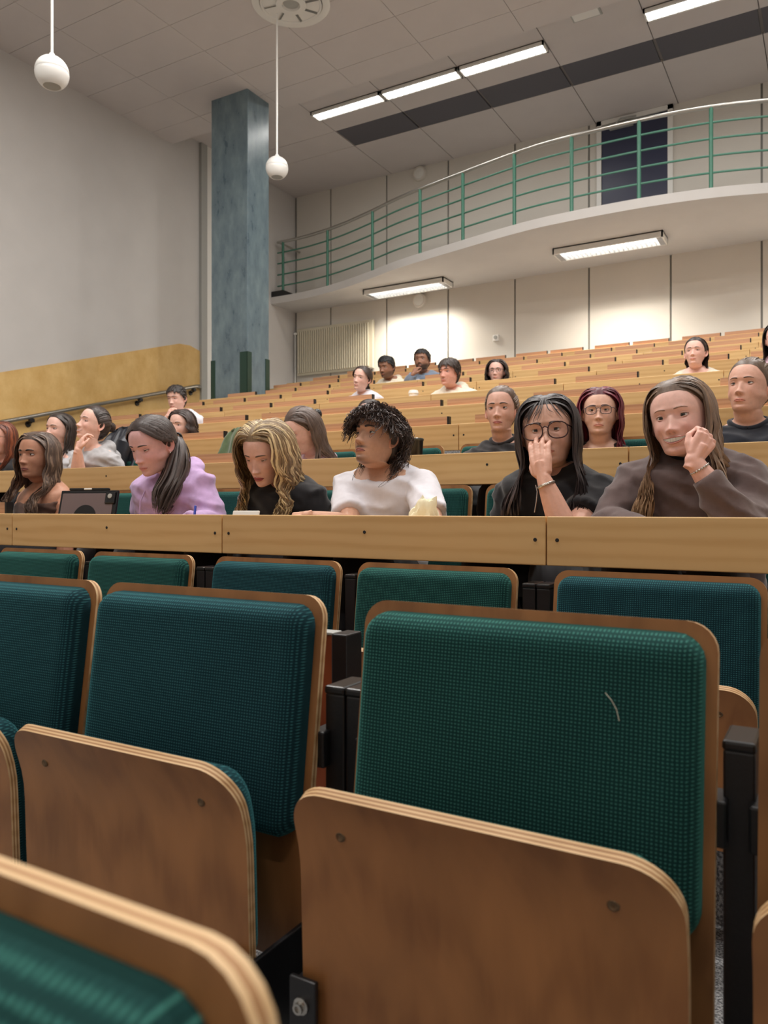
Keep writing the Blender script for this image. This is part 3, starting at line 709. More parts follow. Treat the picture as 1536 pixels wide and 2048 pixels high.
dl = {(0, 1): 'seat top past the woman at the right edge', (0, 0): 'seat of the woman at the right edge', (1, 1): 'seat of the red-haired woman', (1, 0): 'seat of the woman in the black zip top', (2, 1): 'empty seat right of the woman with the hair claw', (2, 0): 'seat of the woman with the hair claw', (3, 1): 'seat below the green jacket', (3, 0): 'seat behind the head of the lilac hoodie woman', (4, 1): 'seat of the woman in the grey hoodie', (4, 0): 'seat of the dark-haired woman at the left', (5, 1): 'seat of the red-brown haired woman at the left edge'}
for (n, h), lb in dl.items():
    put_seat(seat_down if (n, h) in ((0, 0), (1, 1), (1, 0), (2, 0), (4, 1), (4, 0), (5, 1)) else seat_green, pair_centres(n)[h], row_y(2) - 0.07, floor_z(1) - 0.012, lb, 'tip-up seats of the second people row')
# ------------------------------------------------------------------ people: one lofted body each, features and hair on it
M_SKIN = attr_mat('skin', 0.48, 0.4, sss=0.10, noise_amt=0.05, noise_scale=(70, 70, 70), bmp=0.06)
M_FEAT = attr_mat('face_feature', 0.35, 0.5)
M_HAIR = attr_mat('hair', 0.42, 0.45, noise_amt=0.22, noise_scale=(160, 160, 18), bmp=0.25)
def cloth(name, col, rough=0.9, sheen=0.3, var=0.1, sc=40):
    return plain(name, col, rough, noise_s=sc, var=var, bmp=0.12, spec=0.15, sheen=sheen)
def sst(a, b, x):
    t = np.clip((x - a) / (b - a), 0, 1); return t * t * (3 - 2 * t)
#        zf     zs     zb     w     yf      yb    yc    n
KEYS = [(.1185, .1185, .1185, .004, .004, .014, .009, 2.0), (.1135, .1130, .1125, .034, -.028, .050, .010, 2.0), (.099, .099, .097, .056, -.057, .077, .011, 2.1),
        (.076, .076, .074, .069, -.077, .092, .012, 2.15), (.050, .050, .048, .0750, -.0865, .0985, .012, 2.2), (.024, .024, .022, .0765, -.0895, .0995, .012, 2.2),
        (.004, .004, .002, .0750, -.0865, .098, .012, 2.2), (-.020, -.020, -.020, .0720, -.0860, .093, .011, 2.15), (-.045, -.043, -.042, .0675, -.0865, .083, .010, 2.05),
        (-.066, -.060, -.057, .0620, -.0860, .072, .009, 1.95), (-.086, -.072, -.070, .0575, -.0840, .065, .008, 1.85), (-.102, -.080, -.080, .0545, -.0800, .061, .007, 1.80),
        (-.1115, -.087, -.088, .0525, -.0700, .059, .007, 1.8), (-.116, -.095, -.096, .0510, -.0500, .058, .008, 1.9), (-.126, -.108, -.106, .0500, -.0390, .058, .010, 2.0),
        (-.160, -.140, -.130, .0500, -.0360, .061, .012, 2.0), (-.190, -.166, -.150, .0580, -.0350, .068, .014, 2.0), (-.214, -.188, -.172, .1000, -.0450, .080, .014, 2.0),
        (-.245, -.222, -.208, .1560, -.0700, .093, .012, 2.1), (-.275, -.262, -.255, .1700, -.0900, .100, .010, 2.2), (-.340, -.335, -.33, .1620, -.1080, .105, .006, 2.2),
        (-.450, -.45, -.45, .1480, -.1000, .098, .004, 2.2), (-.590, -.59, -.59, .1550, -.0950, .110, .004, 2.2), (-.690, -.69, -.69, .1650, -.0950, .120, .010, 2.2)]
SUB = [2, 3, 4, 6, 7, 6, 7, 8, 8, 8, 6, 4, 3, 3, 4, 3, 3, 3, 3, 3, 3, 2, 2]
THETA = np.concatenate([np.radians(np.linspace(-82, 82, 59)), np.radians(np.linspace(82, 278, 33)[1:-1])])
def crs(K, SUB):
    K = np.array(K); out = []; rr = []
    for i in range(len(K) - 1):
        p = [K[max(0, min(len(K) - 1, i + q))] for q in (-1, 0, 1, 2)]
        for t in np.linspace(0, 1, SUB[i], endpoint=False):
            out.append(0.5 * (2 * p[1] + (p[2] - p[0]) * t + (2 * p[0] - 5 * p[1] + 4 * p[2] - p[3]) * t * t + (3 * p[1] - p[0] - 3 * p[2] + p[3]) * t ** 3)); rr.append(i + t)
    out.append(K[-1]); rr.append(len(K) - 1.0)
    return np.array(out), np.array(rr)
def ring_xyz(row, th):
    zf, zs, zb, w, yf, yb, yc, n = row
    s, c = np.sin(th), np.cos(th); e = 2.0 / n
    x = w * np.sign(s) * np.abs(s) ** e
    ac = np.abs(c) ** e
    y = np.where(c > 0, yc - (yc - yf) * ac, yc + (yb - yc) * ac)
    z = zs + (zf - zs) * np.maximum(c, 0) ** 1.5 + (zb - zs) * np.maximum(-c, 0) ** 1.5
    return np.stack([x, y, z], -1)
def rot3(yaw, pitch, roll):
    """yaw to the person's left, pitch up, roll towards the person's left shoulder (degrees)"""
    y, p, r = map(math.radians, (yaw, pitch, roll))
    return np.array(Matrix.Rotation(y, 3, 'Z') @ Matrix.Rotation(-p, 3, 'X') @ Matrix.Rotation(r, 3, 'Y'))
G = lambda d, s: np.exp(-(d / s) ** 2)
HEADC = np.array([0, .011, .022])
def scalp_dir(phi, al):
    """phi: 0 front, 90 left (+x); al: angle from the crown (degrees)"""
    p, a = np.radians(phi), np.radians(al)
    return np.stack([np.sin(a) * np.sin(p), -np.sin(a) * np.cos(p), np.cos(a)], -1)
def scalp_pt(d, off):
    R = np.stack([np.full(d.shape[:-1], .0775), np.where(d[..., 1] < 0, .101, .0885), np.where(d[..., 2] > 0, .0965, .12)], -1)
    k = 1 / np.sqrt(np.sum((d / R) ** 2, -1, keepdims=True))
    return HEADC + d * (k + np.asarray(off)[..., None])
class Head:
    def __init__(s, q):
        s.q = q; s.R = rot3(*q['pose']); s.pivot = np.array([0, .025, -.115])
        K = np.array(KEYS)
        male = q.get('male', 0); fat = q.get('fat', 0)
        K[4:13, 3] *= q.get('wide', 1.0); K[8:14, 3] *= 1 + .07 * male + .10 * fat
        if not male: K[9:13, 3] *= .955
        K[14:17, 3] *= 1 + .10 * male + .15 * fat + q.get('neck', 0); K[16:, 3] *= 1 + .10 * male + .06 * fat
        hu = q.get('hunch', .035)
        for i_, w_ in ((13, .05), (14, .18), (15, .55), *((j, 1.0) for j in range(16, len(K)))):
            K[i_, :3] += hu * w_ * (1 if i_ < 20 else .6); K[i_, 4:7] += hu * w_ * .85
        K[18:20, :3] += q.get('shrug', 0.0)
        s.K = K; s.rows, s.rr = crs(K, SUB)
        V = np.array([ring_xyz(r, THETA) for r in s.rows])            # rows x cols x 3
        s.nr, s.nc = V.shape[:2]
        X, Y, Z = V[..., 0], V[..., 1], V[..., 2]
        fm = sst(.03, -.035, Y) * (s.rr[:, None] < 13.5)
        ax = np.abs(X); D = np.zeros_like(X)
        nz = q.get('nose', 1.0); nw = q.get('nosew', 1.0)
        t = np.clip((0.008 - Z) / 0.046, 0, 1)
        prof = (.003 + .0185 * t ** 1.25) * sst(.016, .002, Z) * sst(-.053, -.040, Z)
        D += nz * prof * G(X, (.0075 + .0045 * t) * nw) + nz * .0045 * G(X, .009 * nw) * G(Z + .036, .0075)
        D += .0085 * nw * G(ax - .0125 * nw, .0055) * G(Z + .0405, .0065)
        D -= .0030 * G(ax - .006, .003) * G(Z + .0465, .003)
        ez = q.get('eyez', .002)
        D -= .0075 * G(ax - .031, .017) * G(Z - ez, .0105); D += .0035 * G(ax - .030, .020) * G(Z - .0235, .007)
        D -= .004 * G(X, .008) * G(Z - .010, .008)
        D += .0045 * (1 + .8 * q.get('smile', 0)) * G(ax - .041, .017) * G(Z + .029, .016)
        D += .0045 * G(X, .020) * G(Z + .0655, .0085) + .0035 * G(X, .017) * G(Z + .0765, .005)
        D -= .0025 * G(X, .0035) * G(Z + .056, .005)
        D -= .0035 * G(X, .022) * G(Z + .0875, .0045); D += (.0045 + .002 * male) * G(X, .017) * G(Z + .102, .009)
        D -= .002 * G(ax - .055, .012) * G(Z + .058, .02) * (1 - fat)
        D -= .0045 * q.get('smile', 0) * G(ax - .036 - .15 * (Z + .06), .0045) * G(Z + .058, .016)
        D += .0025 * male * G(X, .04) * G(Z - .026, .008)
        V[..., 1] -= D * fm
        s.V = V; s.fm = fm
        f = (s.rr[:, None] < 13) & (Y < .0) & (ax < .068)
        s.FX, s.FZ, s.FY = V[..., 0][f], V[..., 2][f], V[..., 1][f]
        # neck follows the head, torso stays
        s.lean = q.get('lean', 0.0)
    def surf(s, x, z):
        d = (s.FX - x) ** 2 + (s.FZ - z) ** 2; i = np.argpartition(d, 5)[:5]; w = 1 / (d[i] + 1e-7); return float((s.FY[i] * w).sum() / w.sum())
    def leanf(s, P):
        P = np.array(P, float)
        k = np.maximum(0, -.16 - P[..., 2]); P[..., 1] += s.lean * np.minimum(k, .45) ; return P
    def pose_w(s, P, w):
        P = s.leanf(P); Q = (P - s.pivot) @ s.R.T + s.pivot; return P + (Q - P) * np.asarray(w)[..., None]
    def pose(s, P):
        P = np.array(P, float); return (P - s.pivot) @ s.R.T + s.pivot
    def pose_hair(s, P):
        P = np.array(P, float); return s.pose_w(P, 0.25 + 0.75 * sst(-.30, -.10, P[..., 2]))
    def body_w(s):
        return np.interp(s.rr, [0, 12.9, 13.5, 14.2, 15, 16, 17], [1, 1, .97, .85, .5, .15, 0])
    def posed(s):
        return s.pose_w(s.V, np.repeat(s.body_w()[:, None], s.nc, 1))
def add_ear(h, mb, col, side):
    q = h.q; v = []; f = []; nu, nv = 22, 8; c = np.array([side * .0725 * q.get('wide', 1) , .014, -.008])
    for j in range(nv + 1):
        r = j / nv
        for i in range(nu):
            a = 2 * PI * i / nu; up, bk = math.sin(a), math.cos(a)
            wy = .0165 * (1 - .22 * max(0, -up)) ; hz = .0315
            rim = .010 * math.exp(-((r - .86) / .14) ** 2) * (0.35 + 0.65 * max(0, min(1, .5 + .6 * bk + .5 * up))) - .004 * math.exp(-((r - .35) / .25) ** 2)
            flare = .55 * bk * r * wy
            p = c + np.array([side * (.004 + rim + max(0, flare) + (-.010 if r > .97 else 0)), wy * r * bk + .004 * r * up, hz * r * up])
            v.append(h.pose(p))
    for j in range(nv):
        for i in range(nu): f.append((j * nu + i, j * nu + (i + 1) % nu, (j + 1) * nu + (i + 1) % nu, (j + 1) * nu + i))
    f.append(tuple(range(nu)))
    mb.add(v, f); d = tuple(np.array(col) * np.array([1.02, .88, .86]))
    mb.col += [(*d, 1)] * len(v)
def remeshed(mb, voxel, smooth_it=3):
    me = mb.mesh('tmp', []) ; o = bpy.data.objects.new('tmp', me); C.objects.link(o)
    r = o.modifiers.new('r', 'REMESH'); r.mode = 'VOXEL'; r.voxel_size = voxel; r.adaptivity = 0
    sm = o.modifiers.new('s', 'SMOOTH'); sm.iterations = smooth_it; sm.factor = 0.5
    dg = bpy.context.evaluated_depsgraph_get(); dg.update()
    ev = o.evaluated_get(dg); m2 = ev.to_mesh()
    n = len(m2.vertices); co = np.empty(n * 3, np.float32); m2.vertices.foreach_get('co', co)
    fs = [tuple(p.vertices) for p in m2.polygons]; ev.to_mesh_clear()
    bpy.data.objects.remove(o); bpy.data.meshes.remove(me)
    return co.reshape(-1, 3).astype(float), fs
def hand_mb(curl, spread=0.0, thumb=0, k=1.0, elbow=None, wr=.0245, fr=.040):
    """hand in its own frame: wrist at 0, fingers +z, palm faces -y, thumb on +x; curl = bends in degrees at the three joints"""
    m = MB(); bx = [.027, .009, -.010, -.028]; ln = [.070, .078, .072, .056]; bz = [.088, .092, .087, .078]
    m.tube([(0, 0, -.03), (0, 0, .0), (0.001, 0, .03), (.001, 0, .055)], [wr, wr, .027, .03], 10, sq=.62)
    for i in range(4):
        m.tube([(bx[i] * .55, .001, .015), (bx[i] * .9, .003, .06), (bx[i], .003, bz[i] - .004)], [.014, .0125, .0105], 8)
        p = Vector((bx[i], .002, bz[i])); a = 0.0; pts = [p.copy()]; rad = [.0098]
        cu = curl[i] if hasattr(curl[0], '__len__') else curl
        for j, fr_ in enumerate((.46, .30, .24)):
            a += math.radians(cu[j]); L = ln[i] * fr_ * (1.05 if j == 0 else 1)
            dx = spread * (i - 1.5) * -1 * math.cos(a)
            d = Vector((math.sin(math.radians(dx)), -math.sin(a), math.cos(a)))
            pts.append(p + d * L * .5); rad.append(.0088 - .0008 * j); p = p + d * L; pts.append(p.copy()); rad.append(.0090 - .0009 * j if j < 2 else .0066)
        m.tube(pts, rad, 8); m.ball(pts[-1], .0067, 8, 6)
    t = [(.014, -.004, .018), (.034, -.014, .040), (.042, -.022, .064), (.040 - .012 * thumb, -.030 - .006 * thumb, .090)]
    m.tube(t, [.015, .0125, .0105, .0075], 8); m.ball(t[-1], .0075, 8, 6)
    m.v = [tuple(c * k for c in p) for p in m.v]
    return m
def frame_m(o, z, ymin, mirror=False):
    """matrix with origin o, local z along z, local -y along the palm direction ymin; mirror swaps the thumb side"""
    z = Vector(z).normalized(); y = -Vector(ymin); y = (y - z * y.dot(z)).normalized(); x = y.cross(z)
    if mirror: x = -x
    return np.array([[x[i], y[i], z[i], o[i]] for i in range(3)])
def strands(mb, P, width, thick, cols, nside=4, out=None, taper=True):
    """P: S x K x 3 points; flat tapering locks, wide side along the head"""
    S, K, _ = P.shape
    T = np.gradient(P, axis=1); T /= np.linalg.norm(T, axis=2, keepdims=True) + 1e-9
    O = P - (np.array([0, .02, -.02]) if out is None else out); O = O / (np.linalg.norm(O, axis=2, keepdims=True) + 1e-9)
    B = np.cross(T, O); B /= np.linalg.norm(B, axis=2, keepdims=True) + 1e-9
    Nn = np.cross(B, T)
    tt = np.linspace(0, 1, K)
    prof = (0.55 + 0.45 * np.minimum(1, tt * 5)) * (np.clip((1 - tt) * 3.2, .12, 1) if taper else 1)
    W = np.asarray(width)[:, None, None] * prof[None, :, None]; H = np.asarray(thick)[:, None, None] * prof[None, :, None]
    rings = np.stack([P + B * W * math.cos(a) + Nn * H * math.sin(a) for a in np.arange(nside) * 2 * PI / nside], 2)   # S K n 3
    o = len(mb.v); V = rings.reshape(-1, 3); mb.v += [tuple(p) for p in V.tolist()]
    a = np.arange(K - 1)[:, None] * nside; j = np.arange(nside)[None, :]; jn = (j + 1) % nside
    q = np.stack([a + j, a + jn, a + nside + jn, a + nside + j], -1).reshape(-1, 4)
    F = (q[None] + (np.arange(S) * K * nside)[:, None, None] + o).reshape(-1, 4); mb.f += [tuple(r) for r in F.tolist()]; mb.m += [0] * len(F)
    cc = np.repeat(np.asarray(cols), K * nside, axis=0) if np.asarray(cols).ndim == 2 else np.repeat(np.asarray(cols).reshape(-1, 3), nside, axis=0)
    mb.col += [(*c, 1) for c in cc.tolist()]
def hair_cols(rng, base, n, var=0.3, light=None, fl=0.0):
    b = np.array(base); c = b[None] * (1 + var * (rng.random((n, 1)) * 2 - 1))
    if light is not None:
        m = rng.random(n) < fl; c[m] = np.array(light)[None] * (1 + .2 * (rng.random((m.sum(), 1)) * 2 - 1))
    return np.clip(c, 0, 1)
HLX = [0, 22, 40, 58, 72, 84, 95, 106, 125, 150, 180]
def hairline(phi, hl=0.0):
    return np.interp(np.abs(phi), HLX, [.084 + hl, .083 + hl, .075 + hl, .050, .030, .004, -.006, -.03, -.068, -.085, -.09])
def cap(h, mb, col, th=.007, hl=0.0):
    n = h.nr - 20; V = h.V[:n].copy()
    def mask(V): return V[..., 2] - hairline(np.degrees(np.arctan2(V[..., 0], -V[..., 1])), hl)
    mk = mask(V); ok = (mk >= 0) & (h.rr[:n, None] < 14.2)
    for j in range(h.nc):                            # cut every column exactly at the hairline
        i = 0
        while i + 1 < n and ok[i + 1, j]: i += 1
        ok[i + 1:, j] = False
        if i + 1 < n and i > 0:
            t = np.clip(mk[i, j] / (mk[i, j] - mk[i + 1, j] + 1e-9), 0, 1); V[i + 1, j] = V[i, j] + (V[i + 1, j] - V[i, j]) * t; ok[i + 1, j] = True; mk[i + 1, j] = 0
            V[i + 2:, j] = V[i + 1, j]; ok[i + 2:, j] = True; mk[i + 2:, j] = 0
    d = V - HEADC; off = th * sst(0, .022, mk); dn = d / (np.linalg.norm(d, axis=2, keepdims=True) + 1e-9)
    Q = h.pose(V + dn * (off[..., None] + .0008)); o = len(mb.v)
    mb.v += [tuple(p) for p in Q.reshape(-1, 3).tolist()]; mb.col += [(*col, 1)] * (n * h.nc)
    for i in range(n - 1):
        for j in range(h.nc):
            k = (j + 1) % h.nc
            if np.abs(V[i, j] - V[i + 1, j]).sum() + np.abs(V[i, k] - V[i + 1, k]).sum() < 1e-7: continue
            mb.f.append((o + i * h.nc + j, o + i * h.nc + k, o + (i + 1) * h.nc + k, o + (i + 1) * h.nc + j)); mb.m.append(0)
def sph_path(dirs, n):
    """smooth path over unit directions, dirs: list of S x 3"""
    D = [np.asarray(d) for d in dirs]; m = len(D) - 1; out = []
    for t in np.linspace(0, m, n):
        i = min(int(t), m - 1); f = t - i
        p0, p1, p2, p3 = D[max(0, i - 1)], D[i], D[i + 1], D[min(m, i + 2)]
        v = 0.5 * (2 * p1 + (p2 - p0) * f + (2 * p0 - 5 * p1 + 4 * p2 - p3) * f * f + (3 * p1 - p0 - 3 * p2 + p3) * f ** 3)
        out.append(v / np.linalg.norm(v, axis=-1, keepdims=True))
    return np.stack(out, 1)
def hair_long(h, mb, rng, base, n=260, part=0.012, length=.42, wave=.006, wl=.09, vol=.012, opening=58, light=None, fl=0., var=.3, width=.0062, fwd=.5, back_only=False, hl=0.0, spreadz=1.0, k1=10, k2=13, tipcol=None):
    rr = rng.random(n); side = np.where(rng.random(n) < .5, -1., 1.)
    yr = -.088 + .155 * rr; px = part + side * .0012
    a0 = np.degrees(np.arctan2(np.hypot(px, yr - .011), .0965)) ; p0 = np.degrees(np.arctan2(px, -(yr - .011)))
    d0 = scalp_dir(p0, np.minimum(a0, 52))
    pt = side * np.clip(opening + (178 - opening) * rr ** .75 + rng.normal(0, 6, n), opening - 3, 182)
    d1 = scalp_dir(side * np.clip(np.abs(pt) * .78 + 12, 0, 170), np.full(n, 52.) + rng.normal(0, 5, n)); d2 = scalp_dir(pt, np.full(n, 98.))
    lay = .005 + rng.random(n) * .011
    P1 = sph_path([d0, d1, d2], k1); tt = np.linspace(0, 1, k1)
    P1 = scalp_pt(P1, lay[:, None] * (.35 + .65 * np.minimum(1, tt * 3))[None] + vol * np.sin(tt * PI * .55)[None])
    L = length * (1 - .22 * rng.random(n)) ; pe = P1[:, -1]
    s2 = np.linspace(0, 1, k2 + 1)[1:]
    z = pe[:, 2:3] - (L[:, None] + pe[:, 2:3]) * s2[None]
    isf = (np.abs(pt) < 100 + 25 * (fwd - .5)) & (rng.random(n) < .25 + fwd) if not back_only else np.zeros(n, bool)
    tx = np.where(isf, side * (.070 + .045 * rng.random(n)), pe[:, 0] * (1.05 + .35 * rng.random(n))); ty = np.where(isf, -.092 - .03 * rng.random(n), np.maximum(.085, pe[:, 1] + .03 + .02 * rng.random(n)))
    blend = sst(-.10, -.27, z)
    inw = 1 - .10 * sst(-.02, -.12, z) * (1 - blend)
    x = (pe[:, 0:1] * inw) * (1 - blend) + tx[:, None] * blend * spreadz; y = (pe[:, 1:2] * inw) * (1 - blend) + ty[:, None] * blend
    y = np.where((z < -.22) & isf[:, None], np.minimum(y, -.088 + .12 * (z + .25)), y)
    P = np.concatenate([P1, np.stack([x, y, z], -1)], 1)
    K = P.shape[1]; s = np.linspace(0, 1, K)[None]; ph = (2.6 * np.sin(np.abs(pt) / 17.0) + side + 1.5 * rng.random(n))[:, None]; arc = s * (length + .15)
    amp = wave * (sst(.18, .6, s)) * (.6 + .8 * rng.random((n, 1)))
    O = P - np.array([0, .02, 0]); O[..., 2] = 0; O /= np.linalg.norm(O, axis=2, keepdims=True) + 1e-9; Sd = np.stack([-O[..., 1], O[..., 0], O[..., 2]], -1)
    P = P + Sd * (amp * np.sin(arc / wl * 6.28 + ph))[..., None] + O * (amp * .45 * (1 + np.cos(arc / wl * 6.28 + ph)))[..., None]
    cols = hair_cols(rng, base, n, var, light, fl)
    if tipcol is not None:
        g = sst(.45, .95, np.linspace(0, 1, K))[None, :, None]; cols = cols[:, None] * (1 - g) + np.array(tipcol)[None, None] * (.8 + .4 * rng.random((n, 1, 1))) * g
    strands(mb, h.pose_hair(P), width * (.7 + .6 * rng.random(n)), width * .38 * np.ones(n), cols)
    if opening < 100:                               # locks rooted along the hairline sweep over the temples
        n = max(40, n // 4); side = np.where(rng.random(n) < .5, -1., 1.); ph = side * rng.uniform(1, 52, n) + np.degrees(part / .07)
        al = np.degrees(np.arccos(np.clip((hairline(ph, hl) + .001 - HEADC[2]) / .0985, -1, 1))) - 1 - 7 * rng.random(n)
        d0 = scalp_dir(ph, al); w_ = opening + 6 + 26 * rng.random(n); d1 = scalp_dir(side * np.maximum(np.abs(ph) * .5 + w_ * .5, 42), np.maximum(al + 4, 60) * 1.0); d2 = scalp_dir(side * w_, np.full(n, 92.)); d3 = scalp_dir(side * (w_ + 8), np.full(n, 112.))
        P = scalp_pt(sph_path([d0, d1, d2, d3], 12), (.002 + (.008 + vol * .6) * np.minimum(1, np.linspace(0, 1, 12) * 2.2))[None] * np.ones((n, 1)) + .003 * rng.random((n, 1)))
        strands(mb, h.pose(P), width * .8 * (.6 + .6 * rng.random(n)), width * .3 * np.ones(n), hair_cols(rng, base, n, var, light, fl))
def hair_tied(h, mb, rng, base, tie=(180, 105), n=170, lift=.006, part=None, hl=0.0, var=.3, width=.0055, light=None, fl=0.):
    if part is None:
        ph = rng.uniform(-180, 180, n); zz = hairline(ph, hl) + .004; al = np.degrees(np.arccos(np.clip((zz - HEADC[2]) / .0985, -.95, .99)))
        m = rng.random(n) < .35; al = np.where(m, al * rng.random(n), al)
        d0 = scalp_dir(ph, al); d1 = d0 * .5 + scalp_dir(np.full(n, tie[0]), np.full(n, tie[1])) * .5 + np.array([0, 0, .25]); d1 /= np.linalg.norm(d1, axis=1, keepdims=True)
    else:
        rr = rng.random(n); side = np.where(rng.random(n) < .5, -1., 1.); yr = -.085 + .14 * rr
        a0 = np.degrees(np.arctan2(np.hypot(part, yr - .011), .0965)); p0 = np.degrees(np.arctan2(part + side * .001, -(yr - .011)))
        d0 = scalp_dir(p0, np.minimum(a0, 54)); d1 = scalp_dir(side * (62 + 95 * rr + rng.normal(0, 5, n)), 66 + 14 * (1 - rr) + rng.normal(0, 4, n))
    d2 = scalp_dir(np.full(n, float(tie[0])) + rng.normal(0, 5, n), np.full(n, float(tie[1])) + rng.normal(0, 4, n))
    K = 10; P = sph_path([d0, d1, d2], K); P = scalp_pt(P, (lift + .006 + .004 * rng.random(n))[:, None] * (.22 + .78 * np.minimum(1, np.linspace(0, 1, K) * 3.0))[None])
    strands(mb, h.pose(P), width * (.7 + .6 * rng.random(n)), np.full(n, width * .4), hair_cols(rng, base, n, var, light, fl), taper=False)
    return scalp_pt(scalp_dir(np.array([tie[0]]), np.array([tie[1]])), np.array([.012]))[0]
def pony(h, mb, rng, base, T, via, end, n=90, r=.022, wave=.004, var=.3, width=.006, light=None, fl=0.):
    """tail from tie point T through via to end (unposed head space)"""
    K = 12; s = np.linspace(0, 1, K)
    off = rng.normal(0, 1, (n, 3)); off /= np.linalg.norm(off, axis=1, keepdims=True); off *= (rng.random((n, 1)) ** .5)
    A, B_, E_ = map(np.array, (T, via, end))
    C_ = (1 - s)[:, None] ** 2 * A + 2 * ((1 - s) * s)[:, None] * B_ + (s ** 2)[:, None] * E_
    sp = r * (.25 + 1.1 * np.sin(np.minimum(1, s * 1.15) * PI * .62)) * np.clip((1.12 - s) * 4, .35, 1)
    P = C_[None] + off[:, None] * sp[None, :, None]; P[..., 2] += (rng.random((n, 1)) - .3) * .05 * s[None] ** 2
    P[..., 0] += wave * np.sin(s[None] * 9 + rng.random((n, 1)) * 6.28) * s[None]; P[..., 1] += wave * np.cos(s[None] * 9 + rng.random((n, 1)) * 6.28) * s[None]
    strands(mb, h.pose_w(P, np.clip(sst(-.26, -.06, P[..., 2]), .2, 1)), width * (.7 + .6 * rng.random(n)), np.full(n, width * .45), hair_cols(rng, base, n, var, light, fl), out=h.pose(C_)[None])
def hair_short(h, mb, rng, base, n=520, ln=.03, lift=.5, fringe=0, hl=0.0, var=.3, width=.0042, top=1.5):
    ph = rng.uniform(-180, 180, n); zz = hairline(ph, hl); amx = np.degrees(np.arccos(np.clip((zz - HEADC[2]) / .105, -.95, .99))); al = amx * np.sqrt(rng.random(n))
    K = 5; s = np.linspace(0, 1, K); L = ln * (.7 + .6 * rng.random(n)) * np.where(al < 50, top, 1)
    d0 = scalp_dir(ph, al); dal = np.degrees(L / .09); ph1 = np.where(al < 35, ph + rng.normal(0, 25, n), ph + rng.normal(0, 6, n)) + np.where(np.abs(ph) < 60, fringe, 0)
    d1 = scalp_dir(ph1, al + dal)
    P = sph_path([d0, d1], K); P = scalp_pt(P, (.004 + lift * L[:, None] * np.sin(s * 2.2)[None]))
    strands(mb, h.pose(P), width * (.7 + .6 * rng.random(n)), np.full(n, width * .5), hair_cols(rng, base, n, var))
def hair_curly(h, mb, rng, base, n=620, ln=.075, lift=.03, r=.0085, turns=3.0, var=.35, width=.0026, hl=0.0, light=None, fl=0., back=0, fringe=0.0):
    ph = rng.uniform(-180, 180, n); zz = hairline(ph, hl); amx = np.degrees(np.arccos(np.clip((zz - HEADC[2]) / .105, -.98, .99))); al = np.minimum(amx, 150) * np.sqrt(rng.random(n))
    keep = ~((np.abs(ph) > 66) & (np.abs(ph) < 116) & (al > 62)); ph, al, amx = ph[keep], al[keep], amx[keep]; n = len(ph)
    K = 30; s = np.linspace(0, 1, K); fr = (np.abs(ph) < 70) & (al > amx - 26); bk = (np.abs(ph) > 105) & (al > 62)
    L = ln * (.6 + .8 * rng.random(n)) * np.where(bk, 1 + back, 1) * np.where(fr, 1 + fringe, 1)
    d0 = scalp_dir(ph, al); dal = np.degrees(L / .1)
    d1 = scalp_dir(ph + rng.normal(0, 16, n), np.minimum(al + dal, 150)); path = sph_path([d0, d1], K)
    lf = lift * (.55 + .75 * rng.random((n, 1))) * (.48 + .62 * sst(25, 75, al))[:, None]
    Pm = scalp_pt(path, .004 + lf * np.sin(np.minimum(1, s * 1.6) * PI * .5)[None] * (1 - .25 * s ** 2)[None])
    below = np.maximum(0, L[:, None] * s[None] - .05) * bk[:, None]; Pm[..., 2] -= below * .9
    a = s[None] * turns * 6.28 * (.7 + .6 * rng.random((n, 1))) + rng.random((n, 1)) * 6.28; T = path[:, -1] - path[:, 0]; u = np.cross(d0, T); u /= np.linalg.norm(u, axis=1, keepdims=True) + 1e-9
    rad = r * np.minimum(1, s * 4)[None] * (.6 + .8 * rng.random((n, 1)))
    Pm = Pm + u[:, None] * (np.cos(a) * rad)[..., None] + path * (np.sin(a) * rad)[..., None] + T[:, None] * (np.sin(a * 1.0 + .8) * rad * 4)[..., None]
    strands(mb, h.pose(Pm), width * (.7 + .7 * rng.random(n)), width * .8 * np.ones(n), hair_cols(rng, base, n, var, light, fl), nside=3)
def ribbon_on_face(h, xs, zs, hw, lift, n=3):
    """strip along (xs, zs) lying on the face, half width hw per point"""
    v = []
    for x, z, w, l in zip(xs, zs, hw, lift):
        for k in range(n):
            t = 2 * k / (n - 1) - 1; v.append((x, h.surf(x, z + t * w) - l * (1 - .75 * t * t), z + t * w))
    f = [(i * n + k, i * n + k + 1, (i + 1) * n + k + 1, (i + 1) * n + k) for i in range(len(xs) - 1) for k in range(n - 1)]
    return h.pose(np.array(v)), f
